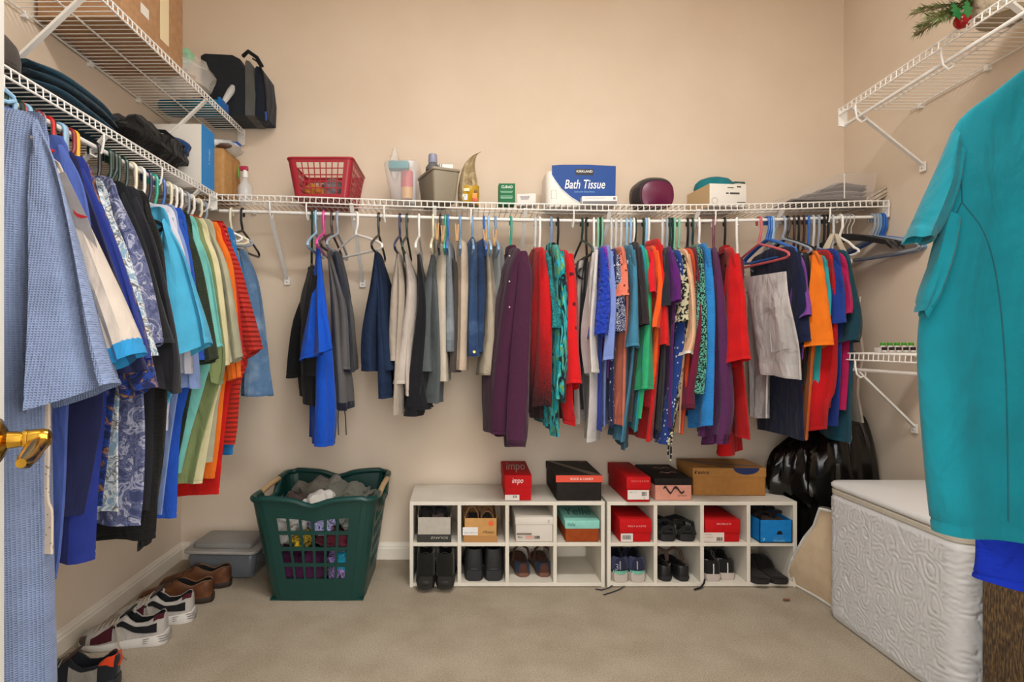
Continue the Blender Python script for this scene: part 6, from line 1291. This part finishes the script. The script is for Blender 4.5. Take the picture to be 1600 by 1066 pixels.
t = basket('laundry_basket', 'dark green plastic laundry basket full of clothes by the back wall', 'basket', tuple(bc), (.385, .36), (.50, .50), .43, GRN, nu=(6, 5), nv=4, mu=.10, mv=(.20, .16), rim=.013, r=.05, dip=gdip, bar=.22, thick=.005)
GRIP = plastic('#b3946a', .5)
for s in (-1, 1):
    m = MB(); m.tube([V(s * .252, y, .43 - .004 * abs(y) * 10) for y in [-.14 + .02 * k for k in range(15)]], [.011 + (.0018 if k % 2 else 0) for k in range(15)], 10); m.build('handle_grip', GRIP, t, world=False)
BL = [('purple_shirt', 'dark plum garment crumpled low in the laundry basket', '#4a1640', (-.07, -.075, .115), (.125, .115, .10)), ('purple_shirt', 'lilac printed top in the lower right of the laundry basket', ('#8a6ab8', 'floral', '#c9b4e0', '#2c2440'), (.10, -.10, .12), (.075, .095, .105)),
      ('teal_shirt', 'turquoise garment peeking at the middle right of the laundry basket', '#1a8cae', (.125, -.160, .155), (.05, .04, .035)), ('red_shirt', 'red garment pressed against the right side of the laundry basket', ('#c01018', 'floral', '#7a0a10'), (.115, .06, .19), (.09, .12, .12)),
      ('maroon_shirt', 'maroon garment in the middle of the laundry basket', '#571828', (.08, -.13, .245), (.10, .075, .035)), ('yellow_print_shirt', 'yellow and black printed garment in the laundry basket', ('#c9a81e', 'floral', '#1a1a1a'), (-.06, -.155, .250), (.075, .05, .038)),
      ('lavender_shirt', 'lavender printed top near the rim of the laundry basket', ('#9a98d0', 'swirl', '#d4d2e8', '#2a2c50'), (.02, -.165, .310), (.10, .05, .036)), ('grey_shirt', 'pale grey shirt at the left of the laundry basket', '#b4b0ac', (-.13, -.13, .285), (.075, .08, .07)),
      ('white_shirt', 'white garment bundled on top of the laundry basket', '#d6d2cc', (-.005, -.10, .375), (.065, .07, .05)), ('olive_trousers', 'olive grey trousers folded across the top of the laundry basket', '#6a6a60', (.09, .0, .385), (.13, .10, .045)),
      ('taupe_trousers', 'taupe trousers heaped at the back of the laundry basket', '#77726a', (-.02, .08, .375), (.14, .09, .06)), ('brown_scarf', 'dark brown cloth beside the white bundle in the laundry basket', '#4a3a36', (-.12, -.05, .37), (.05, .06, .035)),
      ('sage_shirt', 'sage grey shirt at the right of the laundry basket rim', '#93988e', (.145, -.14, .315), (.06, .065, .04))]
def inside(p):
    v = max(0, min(1, (p.z - bc.z) / .43)); wx, wy = lerp(.385, .50, v) / 2 - .010, lerp(.36, .50, v) / 2 - .010
    return V(max(bc.x - wx, min(bc.x + wx, p.x)), max(bc.y - wy, min(bc.y + wy, p.y)), max(p.z, bc.z + .008))
for k, (nm, lb, mt, dc, r_) in enumerate(BL):
    lump(nm, lb, 'clothing', tuple(bc + Vector(dc)), r_, F_(*((mt,) if isinstance(mt, str) else mt)), 20 + k, .13, .3 * k, folds=1, clamp=inside)
# quilted hamper
def rose(s_, z):
    best = 9; a = 0; idx = 0
    for i in (-1, 0, 1):
        for j in (-1, 0, 1):
            gi, gj = math.floor(s_ / .125) + i, math.floor(z / .125) + j; rnd = math.sin(gi * 12.9898 + gj * 78.233) * 43758.5453; rnd -= math.floor(rnd); r2 = math.sin(gi * 39.3 + gj * 11.1) * 24634.6; r2 -= math.floor(r2)
            cx_, cz = (gi + .5 + .45 * (rnd - .5)) * .125, (gj + .5 + .45 * (r2 - .5)) * .125; d = math.hypot(s_ - cx_, z - cz)
            if d < best: best = d; a = math.atan2(z - cz, s_ - cx_); idx = rnd * 6.28
    ph = best / .0150 + .30 * math.sin(5 * a + idx + best * 55) * min(1, best / .015) + .16 * math.sin(3 * a + 2 * idx)
    n_ = 1.25 * (math.sin(38 * s_ + 1.3 * math.sin(27 * z)) + math.sin(33 * z + 1.7 * math.sin(31 * s_)) + .6 * math.sin(61 * s_ + 47 * z))
    k = max(0, min(1, (best - .046) / .014)); k = k * k * (3 - 2 * k); g = lambda q: abs(math.sin(PI * q)) ** .35
    return .0072 * (g(ph) * (1 - k) + g(n_) * k)
hx0, hx1, hy0, hy1, HH = 1.442, 1.865, 1.625, 2.205, .508
t = thing('laundry_hamper', 'white quilted hamper with embossed roses and padded lid', 'hamper', ((hx0 + hx1) / 2, (hy0 + hy1) / 2, 0))
def perim(ins, step=None):
    r_ = .045; out = []; x0, x1, y0, y1 = hx0 + ins, hx1 - ins, hy0 + ins, hy1 - ins; rr = max(r_ - ins, .01)
    for cx_, cy, a0, (ex, ey) in ((x0 + rr, y1 - rr, PI / 2, None or (0, 0)), (x0 + rr, y0 + rr, PI, (0, 0)), (x1 - rr, y0 + rr, 1.5 * PI, (0, 0)), (x1 - rr, y1 - rr, 0, (0, 0))):
        for k in range(9): out.append((cx_ + rr * math.cos(a0 + PI / 2 * k / 8), cy + rr * math.sin(a0 + PI / 2 * k / 8)))
    return out
pp = perim(0); dense = []
for i in range(len(pp)):
    a, b = Vector(pp[i]), Vector(pp[(i + 1) % len(pp)]); n_ = max(1, int((b - a).length / .0048)); dense += [lerp(a, b, k / n_) for k in range(n_)]
m = MB(); rings = []; NZ = 104; L_ = len(dense); acc = [0]
for i in range(1, L_): acc.append(acc[-1] + (dense[i] - dense[i - 1]).length)
nrm = []
for i in range(L_): d = dense[(i + 1) % L_] - dense[i - 1]; nrm.append(Vector((d.y, -d.x)).normalized())
for k in range(NZ + 1):
    z = .004 + (HH - .03) * k / NZ; f = min(1, k / 5, (NZ - k) / 4); rings.append([(dense[i].x + nrm[i].x * rose(acc[i], z) * f, dense[i].y + nrm[i].y * rose(acc[i], z) * f, z) for i in range(L_)])
vis = nrm[0]
m.rings(rings); m.build('quilted_body', plastic('#cccccc', .42), t, angle=3)
m = MB(); m.rings([[V(*p, z) for p in perim(i_)] for i_, z in ((.002, HH - .028), (-.004, HH - .024), (-.004, HH - .010), (.004, HH - .006))]); m.build('rim_band', plastic('#b9b2a2', .45), t)
m = MB(); cxh, cyh = (hx0 + hx1) / 2, (hy0 + hy1) / 2
lr = []
for k_, z in ((1.0, HH - .004), (1.02, HH + .001), (1.022, HH + .010), (1.0, HH + .018), (.8, HH + .027), (.5, HH + .034), (.2, HH + .037)): lr.append([V(cxh + (p[0] - cxh) * k_, cyh + (p[1] - cyh) * k_, z) for p in perim(0)])
m.rings(lr); m.build('lid', plastic('#d4d3d1', .45), t)
# brown woven chest
t = thing('woven_chest', 'dark brown woven chest beside the white hamper at the right edge', 'chest', (1.66, 1.26, 0))
def woven():
    mt, nt, b = _new('brown woven'); tc = nt.nodes.new('ShaderNodeTexCoord'); mp = nt.nodes.new('ShaderNodeMapping'); mp.inputs['Scale'].default_value = (230, 230, 48); _link(nt, tc, 'Object', mp, 'Vector')
    n_ = nt.nodes.new('ShaderNodeTexNoise'); n_.inputs['Scale'].default_value = 1; n_.inputs['Detail'].default_value = 3; _link(nt, mp, 'Vector', n_, 'Vector'); r = ramp(nt, [(.32, '#2a2013'), (.5, '#54402a'), (.68, '#80663f')]); _link(nt, n_, 'Fac', r, 'Fac'); _link(nt, r, 'Color', b, 'Base Color')
    bp = nt.nodes.new('ShaderNodeBump'); bp.inputs['Strength'].default_value = .8; bp.inputs['Distance'].default_value = .004; _link(nt, n_, 'Fac', bp, 'Height'); _link(nt, bp, 'Normal', b, 'Normal'); b.inputs['Roughness'].default_value = .7; return mt
WV = woven(); MB().rbox((1.665, 1.29, .21), (.40, .60, .42), .02).build('chest_body', WV, t); MB().rbox((1.665, 1.29, .44), (.41, .61, .036), .02).build('lid', WV, t)
# black plastic bag
t = thing('garbage_bag', 'shiny black plastic bag slumped in the corner behind the hamper', 'bag', (1.60, 2.56, 0)); rings = []
rnd = random.Random(3)
for k in range(30):
    v = k / 29; z = .004 + .775 * math.sin(v * PI / 2) ** .95; rr = (1 - v ** 3.2) ** .62 if v < 1 else 0.02; rr = max(rr, .03); ring = []
    for j in range(90):
        a = 2 * PI * j / 90; wr = .045 * math.sin(11 * a + 2.2 * math.sin(4 * v + a)) + .035 * math.sin(23 * a + 5 * v) + .03 * math.sin(7 * a - 6 * v) + .012 * math.sin(41 * a + 9 * v)
        sm = lambda lo, hi, q: (lambda k_: k_ * k_ * (3 - 2 * k_))(max(0, min(1, (q - lo) / (hi - lo))))
        ca = math.cos(a); rx = lerp(.185, .275, sm(.40, .50, z)) if ca < 0 else .19
        x = 1.685 + rx * rr * (1 + wr) * ca; zt = z * lerp(.82, 1, sm(1.52, 1.74, x)) if z > .5 else z * lerp(lerp(.82, 1, sm(1.52, 1.74, x)), 1, 1 - z / .5)
        ring.append((x, 2.575 + .165 * rr * (1 + wr) * math.sin(a), zt + (.010 * math.sin(13 * a + 3 * v) if k else 0)))
    rings.append(ring)
m = MB(); m.rings(rings); m.build('bag', plastic('#0e0d0c', .18), t)
# quilted mat leaning between organiser and hamper
t = thing('quilted_mat', 'beige quilted mat with white piping leaning beside the hamper', 'mat', (1.49, 2.34, 0))
MAT = rough_mat('#c0a98c', '#cbb598', 20, .5, .006, .9, 38); zs_ = [.006, .06, .12, .18, .24, .30, .36, .385]
far = [2.475, 2.47, 2.445, 2.41, 2.375, 2.345, 2.315, 2.30]; xx = [1.470, 1.468, 1.472, 1.478, 1.484, 1.488, 1.486, 1.484]
def mpt(i, u): return V(xx[i] + .02 * u * (1 - i / 9) + .010 * math.sin(3 * u) - .03 * (1 - u) * (1 if 0 < i < 5 else .4), lerp(far[i], 2.225, u), zs_[i])
m = MB(); m.rings([[mpt(i, u / 8) for u in range(9)] + [mpt(i, u / 8) + V(.014, 0, 0) for u in range(8, -1, -1)] for i in range(8)]); m.build('panel', MAT, t)
m = MB(); m.rings([[mpt(i, u / 8) + V(.020 + .012 * (i / 7), .030 + .02 * i / 7, -.004 if i else 0) for u in range(9)] + [mpt(i, u / 8) + V(.032 + .012 * (i / 7), .030 + .02 * i / 7, -.004 if i else 0) for u in range(8, -1, -1)] for i in range(8)]); m.build('folded_back', F_('#6a6258'), t)
MB().tube([mpt(i, 0) for i in range(8)] + [mpt(7, u / 8) for u in range(1, 9)] + [mpt(i, 1) for i in range(6, -1, -1)] + [mpt(0, u / 8) for u in range(7, 0, -1)], .006, 7, closed=True).build('piping', F_('#dad6ce'), t)
# lint on the carpet
lump('leaf_scrap', 'tiny brown scrap on the carpet in front of the right organizer', 'scrap', (SP(1228, 2.32), 2.315, .006), (.014, .006, .004), plastic('#7a4a34', .7), 3, .2, part='scrap')
